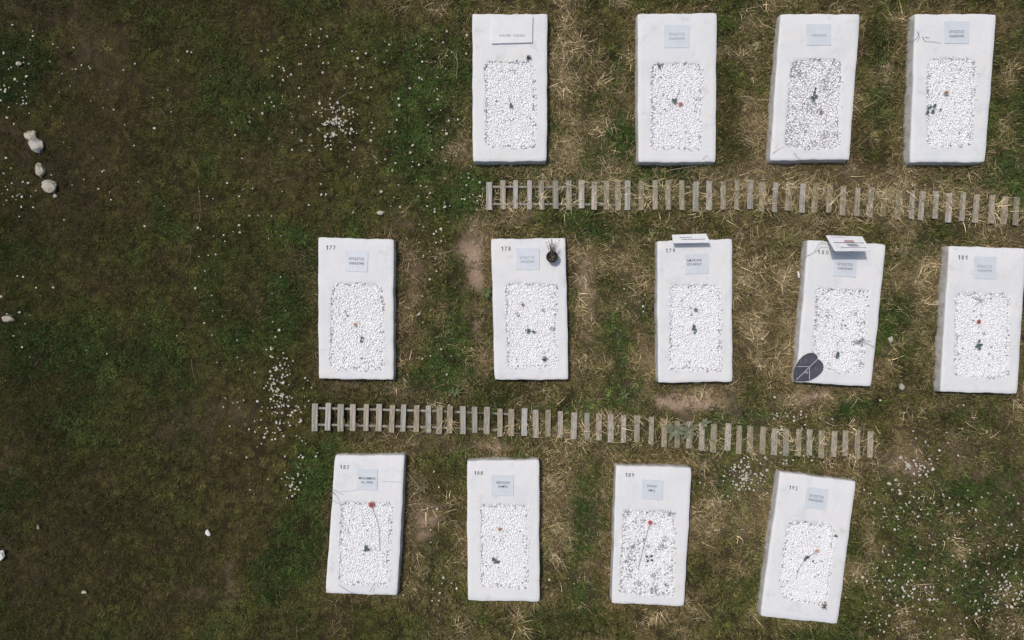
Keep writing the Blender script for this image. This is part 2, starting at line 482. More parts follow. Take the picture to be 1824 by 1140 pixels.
# ------------------------------------------------------------------ ground sheet
def build_ground():
    xs = np.concatenate([[-90, -60, -40, -25, -16, -12], np.arange(-10, 10.001, 0.05), [12, 16, 25, 40, 60, 90]])
    ys = np.concatenate([[-90, -60, -40, -25, -16, -10], np.arange(-7, 7.001, 0.05), [10, 16, 25, 40, 60, 90]])
    X, Y = np.meshgrid(xs, ys)
    u, v = X * PPM + 912, 570 - Y * PPM
    fu, fv = u.ravel(), v.ravel()
    f = fields(fu, fv)
    z = 0.05 * (fbm(fu, fv, 120, 5) - .5) + 0.02 * (fbm(fu, fv, 18, 6) - .5) - 0.01
    z = z - 0.015 * f['soil']
    nx, ny = len(xs), len(ys)
    verts = np.stack([X.ravel(), Y.ravel(), z], 1)
    i = np.arange((ny - 1) * (nx - 1))
    r, c = i // (nx - 1), i % (nx - 1)
    a = r * nx + c
    faces = np.stack([a, a + 1, a + nx + 1, a + nx], 1)
    m = bpy.data.materials.new('meadow_soil')
    m.use_nodes = True
    t = m.node_tree
    p = t.nodes['Principled BSDF']
    p.inputs['Roughness'].default_value = 0.95
    p.inputs['Specular IOR Level'].default_value = 0.1
    at_ = t.nodes.new('ShaderNodeAttribute'); at_.attribute_name = 'soil_tint'
    tc = t.nodes.new('ShaderNodeTexCoord')
    n = t.nodes.new('ShaderNodeTexNoise'); n.inputs['Scale'].default_value = 55; n.inputs['Detail'].default_value = 8; n.inputs['Roughness'].default_value = .7
    t.links.new(tc.outputs['Object'], n.inputs['Vector'])
    mr = t.nodes.new('ShaderNodeMapRange'); mr.inputs['From Min'].default_value = .3; mr.inputs['From Max'].default_value = .7
    mr.inputs['To Min'].default_value = .45; mr.inputs['To Max'].default_value = 1.5
    t.links.new(n.outputs['Fac'], mr.inputs['Value'])
    vm = t.nodes.new('ShaderNodeVectorMath'); vm.operation = 'SCALE'
    t.links.new(at_.outputs['Color'], vm.inputs[0]); t.links.new(mr.outputs[0], vm.inputs['Scale'])
    t.links.new(vm.outputs[0], p.inputs['Base Color'])
    b = t.nodes.new('ShaderNodeBump'); b.inputs['Strength'].default_value = .8; b.inputs['Distance'].default_value = .02
    t.links.new(n.outputs['Fac'], b.inputs['Height']); t.links.new(b.outputs[0], p.inputs['Normal'])
    me = np_mesh('ground', verts, faces, m, True)
    col = np.ones((len(verts), 4), np.float32)
    dark = np.array([.029, .025, .011]); bare = np.array([.36, .262, .185]); straw = np.array([.15, .112, .062])
    s = f['soil'][:, None]; d = f['dry'][:, None]; rt = f['right'][:, None]
    base = dark * (1 - .6 * d) + straw * .6 * d
    bare_l = bare * (.42 + .58 * rt)  # bare soil painted darker on the left, imitating lens vignetting
    col[:, :3] = base * (1 - s) + bare_l * s
    far = (np.abs(verts[:, 0]) > 9.6) | (np.abs(verts[:, 1]) > 6.7)
    col[far, :3] = (.050, .048, .020)
    a_ = me.color_attributes.new('soil_tint', 'FLOAT_COLOR', 'POINT')
    a_.data.foreach_set('color', col.ravel())
    o = put('ground', me)
    tag(o, kind='structure')
    return o


build_ground()


# ------------------------------------------------------------------ graves
def resample_quad(q, n_side, radius, jitter, rng, z):
    """closed outline with rounded, uneven corners; 4*n_side points, px -> world at height z"""
    P = [Vector(p) for p in q]
    A, B, M = [], [], []
    for i in range(4):
        p, pv, nx = P[i], P[i - 1], P[(i + 1) % 4]
        ta, tb = p + (pv - p).normalized() * radius, p + (nx - p).normalized() * radius
        A.append(ta); B.append(tb); M.append(ta * .25 + p * .5 + tb * .25)
    out = []
    for i in range(4):
        j = (i + 1) % 4
        path = []
        for k in range(7):                      # second half of corner i, straight run, first half of corner j
            t = .5 + .5 * k / 6
            path.append(A[i] * (1 - t) ** 2 + P[i] * 2 * t * (1 - t) + B[i] * t * t)
        for k in range(7):
            t = .5 * k / 6
            path.append(A[j] * (1 - t) ** 2 + P[j] * 2 * t * (1 - t) + B[j] * t * t)
        L = np.concatenate([[0], np.cumsum([(path[k + 1] - path[k]).length for k in range(len(path) - 1)])])
        for k in range(n_side):
            d = L[-1] * k / n_side
            out.append(Vector((np.interp(d, L, [p.x for p in path]), np.interp(d, L, [p.y for p in path]))))
    n = len(out)
    ph = rng.random(6) * 6.28
    res = []
    c = sum(out, Vector((0, 0))) / n
    for i, p in enumerate(out):
        th = 2 * math.pi * i / n
        j = jitter * (0.5 * math.sin(5 * th + ph[0]) + 0.45 * math.sin(11 * th + ph[1]) + 0.4 * math.sin(23 * th + ph[2]) + 0.5 * (rng.random() - .5))
        d = (p - c).normalized()
        p = p + d * j
        res.append(at(p.x, p.y, z))
    return res


def in_poly(x, y, poly):
    ins = np.zeros(x.shape, bool)
    n = len(poly)
    j = n - 1
    for i in range(n):
        xi, yi, xj, yj = poly[i][0], poly[i][1], poly[j][0], poly[j][1]
        ins ^= ((yi > y) != (yj > y)) & (x < (xj - xi) * (y - yi) / (yj - yi + 1e-12) + xi)
        j = i
    return ins


ICO = None


def ico():
    global ICO
    if ICO is None:
        bm = bmesh.new()
        bmesh.ops.create_icosphere(bm, subdivisions=1, radius=1)
        bm.verts.ensure_lookup_table()
        ICO = (np.array([v.co[:] for v in bm.verts]), np.array([[v.index for v in f.verts] for f in bm.faces]))
        bm.free()
    return ICO


def pebbles(poly, z0, rng, density=1.0, grey=0.05, spots=(), edge_dirt=0.35):
    """one mesh of many separate pebbles inside poly (world xy)"""
    V, F = ico()
    P = np.array([(p.x, p.y) for p in poly])
    lo, hi = P.min(0) - .02, P.max(0) + .02
    sets = []
    for s, dz, keep in ((0.0165, 0.0, 1.0), (0.020, 0.004, 1.0), (0.036, 0.007, 0.4)):
        gx, gy = np.meshgrid(np.arange(lo[0], hi[0], s), np.arange(lo[1], hi[1], s))
        x = gx.ravel() + rng.uniform(-.5, .5, gx.size) * s * 1.1
        y = gy.ravel() + rng.uniform(-.5, .5, gx.size) * s * 1.1
        k = in_poly(x + rng.normal(0, .008, x.size), y + rng.normal(0, .008, x.size), P) & (rng.random(x.size) < keep)
        x, y = x[k], y[k]
        if density < 1:
            nn = fbm(x * 100 + 500, y * 100 + 500, 14, int(rng.integers(1000)), 3) + .55 * rng.random(x.size)
            k = nn < np.quantile(nn, density)
            x, y = x[k], y[k]
        sets.append(np.stack([x, y, np.where(in_poly(x, y, P), z0 + dz + rng.normal(0, .0025, x.size), z0 + .022)], 1))
    cpos = np.concatenate(sets)
    n = len(cpos)
    sc = np.stack([rng.uniform(.012, .022, n), rng.uniform(.009, .0145, n), rng.uniform(.0040, .0060, n)], 1)
    sc *= rng.choice([.65, .8, .9, 1.1], n)[:, None]
    a = rng.uniform(0, math.pi * 2, n)
    tilt = rng.normal(0, .16, n)
    pts = V[None] * (1 + rng.normal(0, .12, (n, len(V), 1)))
    pts = pts * sc[:, None, :]
    ct, st = np.cos(tilt)[:, None], np.sin(tilt)[:, None]
    X, Y, Z = pts[..., 0], pts[..., 1], pts[..., 2]
    X, Z = X * ct - Z * st, X * st + Z * ct
    ca, sa = np.cos(a)[:, None], np.sin(a)[:, None]
    X, Y = X * ca - Y * sa, X * sa + Y * ca
    pts = np.stack([X, Y, Z], -1) + cpos[:, None, :]
    faces = (F[None] + (np.arange(n) * len(V))[:, None, None]).reshape(-1, 3)
    tone = rng.uniform(.95, 1.0, n)
    patch = fbm(cpos[:, 0] * 100 + 700, cpos[:, 1] * 100 + 700, 14, int(rng.integers(1000)), 3)
    g = rng.random(n) < grey * np.clip((patch - .40) * 9, .15, 3.5)
    # a little more dirt close to the bed's rim
    dmin = np.min(np.hypot(cpos[:, None, 0] - P[None, :, 0], cpos[:, None, 1] - P[None, :, 1]), 1)
    g |= (dmin < .035) & (rng.random(n) < edge_dirt * .7)
    for (sx, sy, sr) in spots:
        d = np.hypot((cpos[:, 0] - sx) * rng.uniform(.8, 1.2), cpos[:, 1] - sy)
        g |= (d < sr) & (rng.random(n) < .8)
    tone[g] = rng.uniform(.2, .65, g.sum())
    me = np_mesh('pebble_bed', pts.reshape(-1, 3), faces, M_PEBBLE, True)
    at_ = me.attributes.new('tone', 'FLOAT', 'POINT')
    at_.data.foreach_set('value', np.repeat(tone, len(V)).astype(np.float32))
    return me


def text_mesh(body, size, mat_, spacing=1.0, bold=0.0):
    cu = bpy.data.curves.new('lettering', 'FONT')
    cu.body = body
    cu.size = size
    cu.align_x = 'CENTER'
    cu.align_y = 'CENTER'
    cu.space_character = spacing
    cu.resolution_u = 2
    cu.offset = bold
    o = bpy.data.objects.new('lettering', cu)
    C.objects.link(o)
    dg = bpy.context.evaluated_depsgraph_get()
    me = bpy.data.meshes.new_from_object(o.evaluated_get(dg), depsgraph=dg)
    bpy.data.objects.remove(o)
    bpy.data.curves.remove(cu)
    me.materials.clear()
    me.materials.append(mat_)
    me.name = 'lettering'
    return me


def one_mesh(mat_):
    mb = MB()
    mb.add([(.35, -.5, 0), (.62, -.5, 0), (.62, .5, 0), (.35, .5, 0), (.35, .28, 0), (0, .12, 0), (0, .26, 0)], [(0, 1, 2, 3, 4), (4, 3, 6, 5)])
    return mb.mesh('digit', mat_)


def place_text(name, body, px, py, z, h_px, w_px, rot, mat_, parent, base, spacing=1.15, bold=0.0):
    """text scaled to w_px x h_px, centred on a pixel, in parent's frame (parent at base, unrotated)"""
    me = one_mesh(mat_) if name == 'digit' and body == '1' else text_mesh(body, 1.0, mat_, spacing, bold)
    co = np.empty(len(me.vertices) * 3, np.float32)
    me.vertices.foreach_get('co', co)
    co = co.reshape(-1, 3)
    lo, hi = co.min(0), co.max(0)
    k = (CAM_H - z) / CAM_H / PPM
    co = (co - (lo + hi) / 2)
    co[:, 0] *= w_px * k / (hi[0] - lo[0])
    co[:, 1] *= h_px * k / (hi[1] - lo[1])
    co[:, 2] = 0
    c, s = math.cos(rot), math.sin(rot)
    co = np.stack([co[:, 0] * c - co[:, 1] * s, co[:, 0] * s + co[:, 1] * c, co[:, 2]], 1)
    me.vertices.foreach_set('co', co.ravel())
    me.update()
    o = put(name, me, parent)
    o.location = at(px, py, z) - Vector(base)
    return o


def plate_mesh(corners, th, mat_, bevel=0.0):
    """slab of thickness th under the quad `corners` (world or local points, counter-clockwise from above)"""
    cs = [Vector(c) for c in corners]
    nrm = (cs[1] - cs[0]).cross(cs[3] - cs[0]).normalized()
    if nrm.z < 0: nrm = -nrm
    bm = bmesh.new()
    top = [bm.verts.new(c) for c in cs]
    bot = [bm.verts.new(c - nrm * th) for c in cs]
    bm.faces.new(top); bm.faces.new(bot[::-1])
    for i in range(4):
        j = (i + 1) % 4
        bm.faces.new((top[j], top[i], bot[i], bot[j]))
    bmesh.ops.recalc_face_normals(bm, faces=bm.faces)
    if bevel:
        bmesh.ops.bevel(bm, geom=list(bm.edges), offset=bevel, segments=1, affect='EDGES')
    me = bpy.data.meshes.new('plate')
    bm.to_mesh(me); bm.free()
    me.materials.append(mat_)
    return me, nrm


AG = 'ΑΓΝΩΣΤΟΣ'
UNK = 'UNKNOWN'
INFO = {
    # id: (number px or None, plaque centre px, plaque w,h px, rotation deg, text lines [(text, dx, dy, w, h)], faded?, label)
    'r1a': (None, None, 'white grave in top row, leftmost, with a large dated plate at its head'),
    'r1b': (None, (1205.5, 65, 45, 41, 0, [(AG, 0, -4, 28, 5), (UNK, 0, 3.6, 28, 4.6)], 1), 'white grave in top row, second from left, with pink flower on its pebbles'),
    'r1c': (None, (1458, 62, 44, 38, 0, [(UNK, 0, 0.8, 27, 4.4)], 1), 'white grave in top row with sparse greyish pebbles'),
    'r1d': (None, (1704, 58, 44, 40, 0, [(AG, 0, -1.5, 27, 5), (UNK, 0, 6.4, 26, 4.6)], 0), 'white grave at right end of top row with round green leaves on pebbles'),
    '177': ((589, 441, 17, 7.5, -2), (635, 465, 41, 38, -2, [(AG, 0, -4, 27, 5), (UNK, 0, 4.2, 27, 4.6)], 0), 'white grave numbered 177 at left end of middle row'),
    '178': ((901, 443, 17, 7.5, 1), (940, 461.5, 42, 39, 0, [(AG, -1, -2.5, 26, 5), (UNK, -1, 4.6, 25, 4.6)], 1), 'white grave numbered 178 with a dark flower pot on its head end'),
    '179': ((1194, 446.5, 17, 7.5, 1), (1241, 470, 41, 36, 2, [('AMORIANI', -4, -6.5, 26, 5), ('ZELBERJY', -4, 1, 27, 5)], 0), 'white grave numbered 179 with a small white signboard across its top edge'),
    '180': ((1466, 449.5, 19, 7.5, -2), (1505, 473, 41, 40, -4, [(AG, 0.5, -2, 27, 5), (UNK, 0.5, 5.4, 26, 4.6)], 0), 'white grave numbered 180 with a dark leaf-shaped plaque on its corner'),
    '181': ((1715, 458.5, 17, 7.5, -2), (1754, 477, 40, 40, -2, [(AG, 0, -2.4, 27, 5), (UNK, 0, 5, 26, 4.6)], 1), 'white grave numbered 181 at right end of middle row, cut by picture edge'),
    '187': ((613.5, 832, 17, 7, -3), (654, 854, 37, 38, -2, [('MUHAMMAD', 0, -2, 29, 4.6), ('AL SHRI', 0, 5, 21, 4.4)], 0), 'white grave numbered 187 at left end of bottom row with hairline cracks'),
    '188': ((852, 842.5, 16, 6.5, 0), (895, 864.5, 40, 37, -1, [('ABDULAHI', 1, -5, 24, 4.6), ('AHMED', 1, 2, 17, 4.4)], 0), 'white grave numbered 188 in bottom row with green tuft growing at its head'),
    '189': ((1121.5, 846, 16, 6.8, -2), (1162, 872, 38, 35, -3, [('FARAH', -1, -6, 16, 4.4), ('AMAL', -1, 1.6, 13, 4.4)], 0), 'white grave numbered 189 in bottom row with grey leaves strewn on its pebbles'),
    '192': ((1413, 869, 16, 7, -8), (1454, 887.5, 39, 37, -8.5, [(AG, 0, -3, 26, 5), (UNK, -0.8, 4, 26, 4.6)], 0), 'white grave numbered 192 at right end of bottom row, tilted, with crumbled rim'),
}
PX = 1.0 / PPM


def build_grave(g):
    gid = g['id']
    num, plq, label = INFO[gid]
    rng = np.random.default_rng(abs(hash(gid)) % 1000 if False else sum(map(ord, gid)) * 7)
    cpx = sum((Vector(p) for p in g['q']), Vector((0, 0))) / 4
    base = at(cpx.x, cpx.y, SLAB_H); base.z = 0
    root = thing('grave', label, 'grave', base, 0, 'white graves in three rows')
    ns = 26
    zt = SLAB_H
    top = resample_quad(g['q'], ns, 3.0, .75, rng, zt)
    bed = resample_quad(g['b'], ns, g['r'], 1.3, np.random.default_rng(rng.integers(1e6)), zt)
    n = 4 * ns
    c = sum(top, Vector()) / n
    rings = []
    mi = []

    def ring(pts, z):
        rings.append([Vector((p.x, p.y, z)) for p in pts])
    out = [p + (p - c).normalized() * (.012 + .006 * rng.random()) for p in top]
    ring(out, -0.06)
    ring([p + (p - c).normalized() * .004 for p in top], zt * .5)
    ring(top, zt - .022)
    ins = [p.lerp(b_, .045) for p, b_ in zip(top, bed)]
    ring([p.lerp(q_, .35) for p, q_ in zip(top, ins)], zt - .006)
    ring(ins, zt)
    for t in (.25, .5, .75, .93):
        rings.append([Vector((*(p.lerp(b_, t).xy), zt + rng.normal(0, .0016))) for p, b_ in zip(ins, bed)])
    ring(bed, zt - .005)
    bc = sum(bed, Vector()) / n
    ring([p + (bc - p).normalized() * .008 for p in bed], zt - .014)
    verts = [p - base for r_ in rings for p in r_]
    faces, mm = [], []
    for i in range(len(rings) - 1):
        for k in range(n):
            k2 = (k + 1) % n
            faces.append((i * n + k, (i + 1) * n + k, (i + 1) * n + k2, i * n + k2))
            mm.append(2 if i < 2 else 0)
    verts.append(Vector((bc.x, bc.y, zt - .014)) - base)
    for k in range(n):
        faces.append(((len(rings) - 1) * n + k, len(verts) - 1, (len(rings) - 1) * n + (k + 1) % n))
        mm.append(1)
    mb = MB(); mb.v = [tuple(v_) for v_ in verts]; mb.f = faces; mb.m = mm
    slab = mb.build('slab', [M_SLAB, M_DUST if gid == 'r1c' else M_BEDFLOOR, M_SIDE], root, True)
    bm = bmesh.new(); bm.from_mesh(slab.data); bmesh.ops.recalc_face_normals(bm, faces=bm.faces); bm.to_mesh(slab.data); bm.free()
    # pebbles
    local = [p + (p - bc).normalized() * .004 - base for p in bed]
    spots = []
    dens, grey = 1.0, .026
    if gid == 'r1c': dens, grey = .66, .10
    if gid == '189':
        for sx, sy, sr in [(1117, 913, .05), (1194, 915, .05), (1145, 928, .035), (1135, 967, .04), (1146, 963, .03), (1185, 960, .04), (1180, 975, .04), (1125, 985, .03), (1121, 995, .03), (1164, 1026, .03), (1135, 1040, .04), (1166, 1050, .05), (1188, 1042, .03), (1128, 975, .03), (1117, 1000, .03)]:
            p = at(sx, sy, SLAB_H) - base
            spots.append((p.x, p.y, sr))
        grey = .08
    if gid == '178':
        for sx, sy, sr in [(971, 640, .05), (985, 585, .05), (968, 553, .04), (922, 560, .04)]:
            p = at(sx, sy, SLAB_H) - base
            spots.append((p.x, p.y, sr * .7))
    if gid == 'r1a':
        p = at(941, 104, SLAB_H) - base
    if gid == '180': grey = .07
    me = pebbles(local, zt - .013, rng, dens, grey, spots)
    pb = put('pebble_bed', me, root)
    tag(pb, kind='stuff')
    # plaque and lettering
    if plq:
        px, py, pw, ph, rot, lines, faded = plq
        a = math.radians(rot)
        k = (CAM_H - zt) / CAM_H * PX
        cc = at(px, py, zt) - base
        cs = []
        for sx, sy in ((-1, -1), (1, -1), (1, 1), (-1, 1)):
            x, y = sx * pw / 2 * k, sy * ph / 2 * k
            cs.append(Vector((x * math.cos(a) - y * math.sin(a), x * math.sin(a) + y * math.cos(a), 0)))
        pm, _ = plate_mesh([v_ + Vector((0, 0, .007)) for v_ in cs], .02, M_PLAQUE, .003)
        po = put('plaque', pm, root)
        po.location = cc
        for txt, dx, dy, tw, th in lines:
            tx, ty = px + dx * math.cos(a) + dy * math.sin(a), py + dy * math.cos(a) - dx * math.sin(a)
            lo = place_text('lettering', txt, tx, ty, zt + .0095, th, tw, a, M_INKGREY if faded else M_INK, po, base + cc, 1.2, 0.0 if faded else .006)
    if num:
        px, py, nw, nh, rot = num
        a = math.radians(rot)
        step = (nw - 4.0) / 2
        for i, ch in enumerate(gid):
            d = (i - 1) * step
            place_text('digit', ch, px + d * math.cos(a), py - d * math.sin(a), zt + .0035, nh, 2.9 if ch == '1' else 4.0, a, M_INK, root, base, 1, 0.0)
    if gid == '187':
        for pl in ([(607, 875.5), (622, 875), (632, 873), (641, 872.5)], [(680, 857), (692, 858), (705, 858.5), (719, 859.5)]):
            mb = MB()
            for (x0, y0), (x1, y1) in zip(pl, pl[1:]):
                p0, p1 = at(x0, y0, zt + .0028) - base, at(x1, y1, zt + .0028) - base
                d = (p1 - p0).normalized().cross(Vector((0, 0, 1))) * .0035
                mb.add([p0 - d, p1 - d, p1 + d, p0 + d], [(0, 1, 2, 3)])
            mb.build('crack', M_CRACK, root)
    if gid == 'r1a':
        cs = [at(876, 79, zt) - base, at(948, 77, zt) - base, at(949, 30, zt) - base, at(877, 31, zt) - base]
        pm, _ = plate_mesh([v_ + Vector((0, 0, .03)) for v_ in cs], .032, M_PLATE, .002)
        po = put('plate', pm, root)
        place_text('lettering', '12.04.1960 - 12.05.2021', 912, 63, zt + .0325, 4, 46, 0, M_INKGREY, po, base, 1.1, .01)
    return root


for g in GRAVES:
    build_grave(g)


# ------------------------------------------------------------------ slatted wooden walkways
def plank_variants():
    out = []
    for k in range(5):
        r = random.Random(100 + k)
        bm = bmesh.new()
        L, W, T = .39, .076, .022
        nseg = 6
        vs = []
        for i in range(nseg + 1):
            t = i / nseg - .5
            y = t * L
            wob = r.uniform(-.002, .002)
            sk = r.uniform(-.003, .003) if i in (0, nseg) else 0
            cup = r.uniform(-.001, .001)
            vs.append([bm.verts.new((-W / 2 + wob, y + sk, T / 2 + cup)), bm.verts.new((W / 2 + wob + r.uniform(-.0015, .0015), y - sk, T / 2 - cup)),
                       bm.verts.new((W / 2 + wob, y - sk, -T / 2)), bm.verts.new((-W / 2 + wob, y + sk, -T / 2))])
        for i in range(nseg):
            for j in range(4):
                j2 = (j + 1) % 4
                bm.faces.new((vs[i][j], vs[i][j2], vs[i + 1][j2], vs[i + 1][j]))
        bm.faces.new(vs[0][::-1]); bm.faces.new(vs[-1])
        bmesh.ops.recalc_face_normals(bm, faces=bm.faces)
        bmesh.ops.bevel(bm, geom=[e for e in bm.edges if len(e.link_faces) == 2 and e.calc_face_angle(0) > 1], offset=.003, segments=1, affect='EDGES')
        me = bpy.data.meshes.new('plank'); bm.to_mesh(me); bm.free()
        me.materials.append(M_WOOD)
        out.append(me)
    return out


PLANKS = plank_variants()
tan = [m_.copy() for m_ in PLANKS]
for m_ in tan: m_.materials[0] = M_WOODTAN


def walkway(xs, yf, lens, leans, label):
    mid = xs[len(xs) // 2]
    base = at(mid, float(yf(mid)) + 25)
    root = thing('wooden_walkway', label, 'walkway', base, 0, 'slatted wooden walkways between the rows')
    r = random.Random(len(label))
    for i, x in enumerate(xs):
        y = float(yf(x))
        L = float(np.interp(x, *lens)) + r.uniform(-1.5, 1.5)
        lean = float(np.interp(x, *leans)) + r.uniform(-1.2, 1.2)
        o = put('plank', PLANKS[r.randrange(5)], root)
        if i > 5 and r.random() < min(.75, (x - xs[0]) / 500):
            o.data = tan[r.randrange(5)]
        z = float(np.interp(x, [xs[0], xs[0] + 250, xs[0] + 600], [.044, .040, .032])) + r.uniform(-.007, .010)
        p = at(x + r.uniform(-1.2, 1.2), y + L / 2 + r.uniform(-2, 2), z)
        o.location = p - base
        k = (L / PPM) / .39
        o.scale = (r.uniform(.88, 1.1), k, 1)
        o.rotation_euler = (r.uniform(-.03, .03), r.uniform(-.12, .12), math.atan2(lean, L) * -1)
    for fr in (.20, .80):
        mb = MB()
        pts = []
        for x in np.linspace(xs[0] - 3, xs[-1] + 3, 40):
            y = float(yf(x)) + float(np.interp(x, *lens)) * fr
            p = at(x, y, float(np.interp(x, [xs[0], xs[0] + 160, xs[0] + 420], [.020, .012, -.030]))) - base
            pts.append(p)
        v, f = [], []
        for i, p in enumerate(pts):
            for dy, dz in ((-.014, .006), (.014, .006), (.014, -.014), (-.014, -.014)):
                v.append((p.x, p.y + dy, p.z + dz - base.z))
        for i in range(len(pts) - 1):
            for j in range(4):
                f.append((i * 4 + j, i * 4 + (j + 1) % 4, i * 4 + 4 + (j + 1) % 4, i * 4 + 4 + j))
        f += [(3, 2, 1, 0), tuple(len(v) - 4 + j for j in range(4))]
        mb.add(v, f)
        mb.build('batten', M_RAIL, root)
    return root


walkway(WA_X, wa_y, ([860, 1340, 1830], [51, 52, 50]), ([860, 1300, 1420, 1830], [0, 0, 3.5, 4]), 'upper slatted wooden walkway between top and middle rows of graves')
walkway(WB_X, wb_y, ([560, 900, 1300, 1550], [49, 48, 50, 46]), ([560, 760, 900, 1550], [2, 1.5, .5, 2]), 'lower slatted wooden walkway between middle and bottom rows of graves')


# ------------------------------------------------------------------ flowers lying on the pebbles
def bloom_mesh(mat_, size, seed, squash=.7):
    r = random.Random(seed)
    mb = MB()
    for layer, (n, rad, up, open_) in enumerate(((5, 1.0, .15, .9), (5, .75, .4, .6), (4, .5, .65, .35), (3, .28, .85, .15))):
        for k in range(n):
            a = 2 * math.pi * (k / n + layer * .13) + r.uniform(-.2, .2)
            wdt = rad * r.uniform(.75, 1.0)
            rows = []
            for i in range(4):
                t = i / 3
                rr = rad * (.15 + .85 * t * (0.6 + .4 * open_))
                z = up * t * squash + .15 * math.sin(t * 3) * squash
                half = wdt * math.sin(.25 + 2.3 * t * .75) * .62
                row = []
                for j in (-1, 0, 1):
                    px, py = rr - abs(j) * .12 * rad, j * half
                    row.append(Vector((px * math.cos(a) - py * math.sin(a), px * math.sin(a) + py * math.cos(a), z + abs(j) * .08 + r.uniform(-.04, .04))) * size)
                rows.append(row)
            v = [p for row in rows for p in row]
            f = [(i * 3 + j, i * 3 + j + 1, i * 3 + j + 4, i * 3 + j + 3) for i in range(3) for j in range(2)]
            mb.add(v, f)
    return mb.mesh('bloom', mat_, True)


def leaf_mesh(mat_, L, W, seed, fold=.25, curl=.25):
    r = random.Random(seed)
    mb = MB()
    v = []
    n = 5
    for i in range(n + 1):
        t = i / n
        half = W / 2 * math.sin(math.pi * (t ** .75)) + .0008
        z = curl * L * (t * (1 - t)) * 1.6 - .02 * L
        for j in (-1, 0, 1):
            v.append((t * L, j * half + r.uniform(-.05, .05) * W * (j != 0), z + abs(j) * fold * half))
    f = [(i * 3 + j, i * 3 + j + 3, i * 3 + j + 4, i * 3 + j + 1) for i in range(n) for j in range(2)]
    mb.add(v, f)
    return mb.mesh('leaf', mat_, True)


ZB = SLAB_H + .006


def rose(label, bloom=None, kind='red', stem=(), leaves=(), stem_mat=None, size=.034, leafsize=.055, name='artificial_rose', sink=0.0, seed=1, cat='artificial rose'):
    r = random.Random(seed)
    b0 = bloom or leaves[0][:2]
    base = at(b0[0], b0[1], ZB)
    root = thing(name, label, cat, base, 0, 'artificial flowers on the graves')
    if bloom:
        o = put('bloom', bloom_mesh(BLOOM[kind], size, seed), root)
        o.location = (0, 0, .008)
        o.rotation_euler = (r.uniform(-.5, .5), r.uniform(-.5, .5), r.uniform(0, 6))
    if stem:
        pts = [at(x, y, ZB + .008 - (.034 if sink and 0 < i < len(stem) - 1 else sink)) - base for i, (x, y) in enumerate(stem)]
        mb = MB(); mb.tube(pts, .0026, 5)
        mb.build('stem', stem_mat or M_STEM, root)
    for i, lf in enumerate(leaves):
        x, y, a = lf[:3]
        L = leafsize * (lf[3] if len(lf) > 3 else 1) * r.uniform(.85, 1.15)
        o = put('leaf', leaf_mesh(M_LEAF, L, L * .72, seed * 10 + i), root)
        o.location = at(x, y, ZB + .012 + r.uniform(0, .01)) - base - Vector((math.cos(math.radians(a)) * L / 2, math.sin(math.radians(a)) * L / 2, 0))
        o.rotation_euler = (r.uniform(-.3, .3), r.uniform(-.25, .1), math.radians(a))
    return root


rose('small dark green leaf sprig with thin stem on pebbles below the dated plate', None, 'red', [(906, 170), (907, 178), (910, 187)], [(910, 186, 80, .9), (909, 190, 200, .7), (912, 190, 330, .7)], seed=3, name='leaf_sprig', cat='leaf sprig')
rose('faded pink artificial rose with dark leaf and stem in top row, second grave from left', (1212, 186), 'pink', [(1211, 158), (1208, 168), (1202, 180), (1211, 186)], [(1199, 178, 120), (1202, 182, 300), (1204, 177, 40, .8)], seed=4)
rose('dry brown artificial rose with four green leaves on sparse greyish pebbles', (1462, 200), 'brown', [(1462, 200), (1455, 186), (1450, 172)], [(1452, 158, 90, .7), (1451, 165, 60), (1446, 173, 200), (1454, 172, 340), (1449, 176, 270)], sink=.012, size=.026, seed=5)
rose('grey brown artificial rose with cluster of round leaves on rightmost grave of top row', (1685, 166), 'brown', [(1685, 166), (1700, 179), (1690, 196), (1662, 195)], [(1657, 190, 140), (1665, 188, 40), (1652, 200, 220), (1662, 199, 300), (1654, 193, 190, .8), (1676, 195, 5, .6)], sink=.01, size=.034, seed=6)
rose('pale peach artificial rose with one thin dark leaf on grave 177', (633, 578), 'peach', [(633, 578), (638, 590), (644, 604)], [(645, 601, 70, .9), (643, 608, 250, .8)], sink=.01, size=.028, seed=7)
rose('withered brown artificial rose with three dark leaves on grave 178', (931, 543), 'brown', [(930, 537), (934, 560), (942, 589)], [(942, 588, 140), (940, 592, 220, .9), (951, 591, 0), (936, 588, 180, .5)], sink=.012, size=.022, seed=8)
rose('flattened greyish artificial rose with small dark leaves on grave 179', (1239, 552), 'grey', [(1228, 547), (1239, 552), (1239, 570), (1237, 586)], [(1236, 581, 100), (1239, 588, 300), (1234, 586, 200, .8), (1237, 593, 270, .8)], sink=.012, size=.030, seed=9)
rose('bleached bare stem and single dark green leaf on grave 180', None, 'red', [(1484, 549), (1488, 560), (1491, 571), (1492, 590), (1492, 630)], [(1492, 629, 80, 1.1), (1491, 635, 265, 1.1), (1493, 633, 290, 1.0)], stem_mat=M_STEMPALE, sink=.01, seed=10, name='leaf_sprig', cat='leaf sprig')
rose('bright red artificial rose with ragged green leaves on grave 181', (1743, 573), 'red', [(1743, 573), (1745, 590), (1744, 615)], [(1744, 607, 90, .8), (1747, 614, 30), (1740, 617, 190), (1745, 621, 280), (1743, 614, 130)], sink=.012, size=.030, seed=11)
rose('bright red artificial rose on a long curved stem at bed edge of grave 187', (662, 899), 'red', [(662, 900), (666, 912), (671, 926), (675, 942), (676, 960), (676, 982)], [], size=.042, seed=12)
rose('loose dark green leaf sprig below the red rose on grave 187', None, 'red', [(650, 966), (652, 976)], [(651, 974, 100), (650, 980, 200), (655, 979, 330), (652, 978, 45, .8)], seed=13, name='leaf_sprig', cat='leaf sprig')
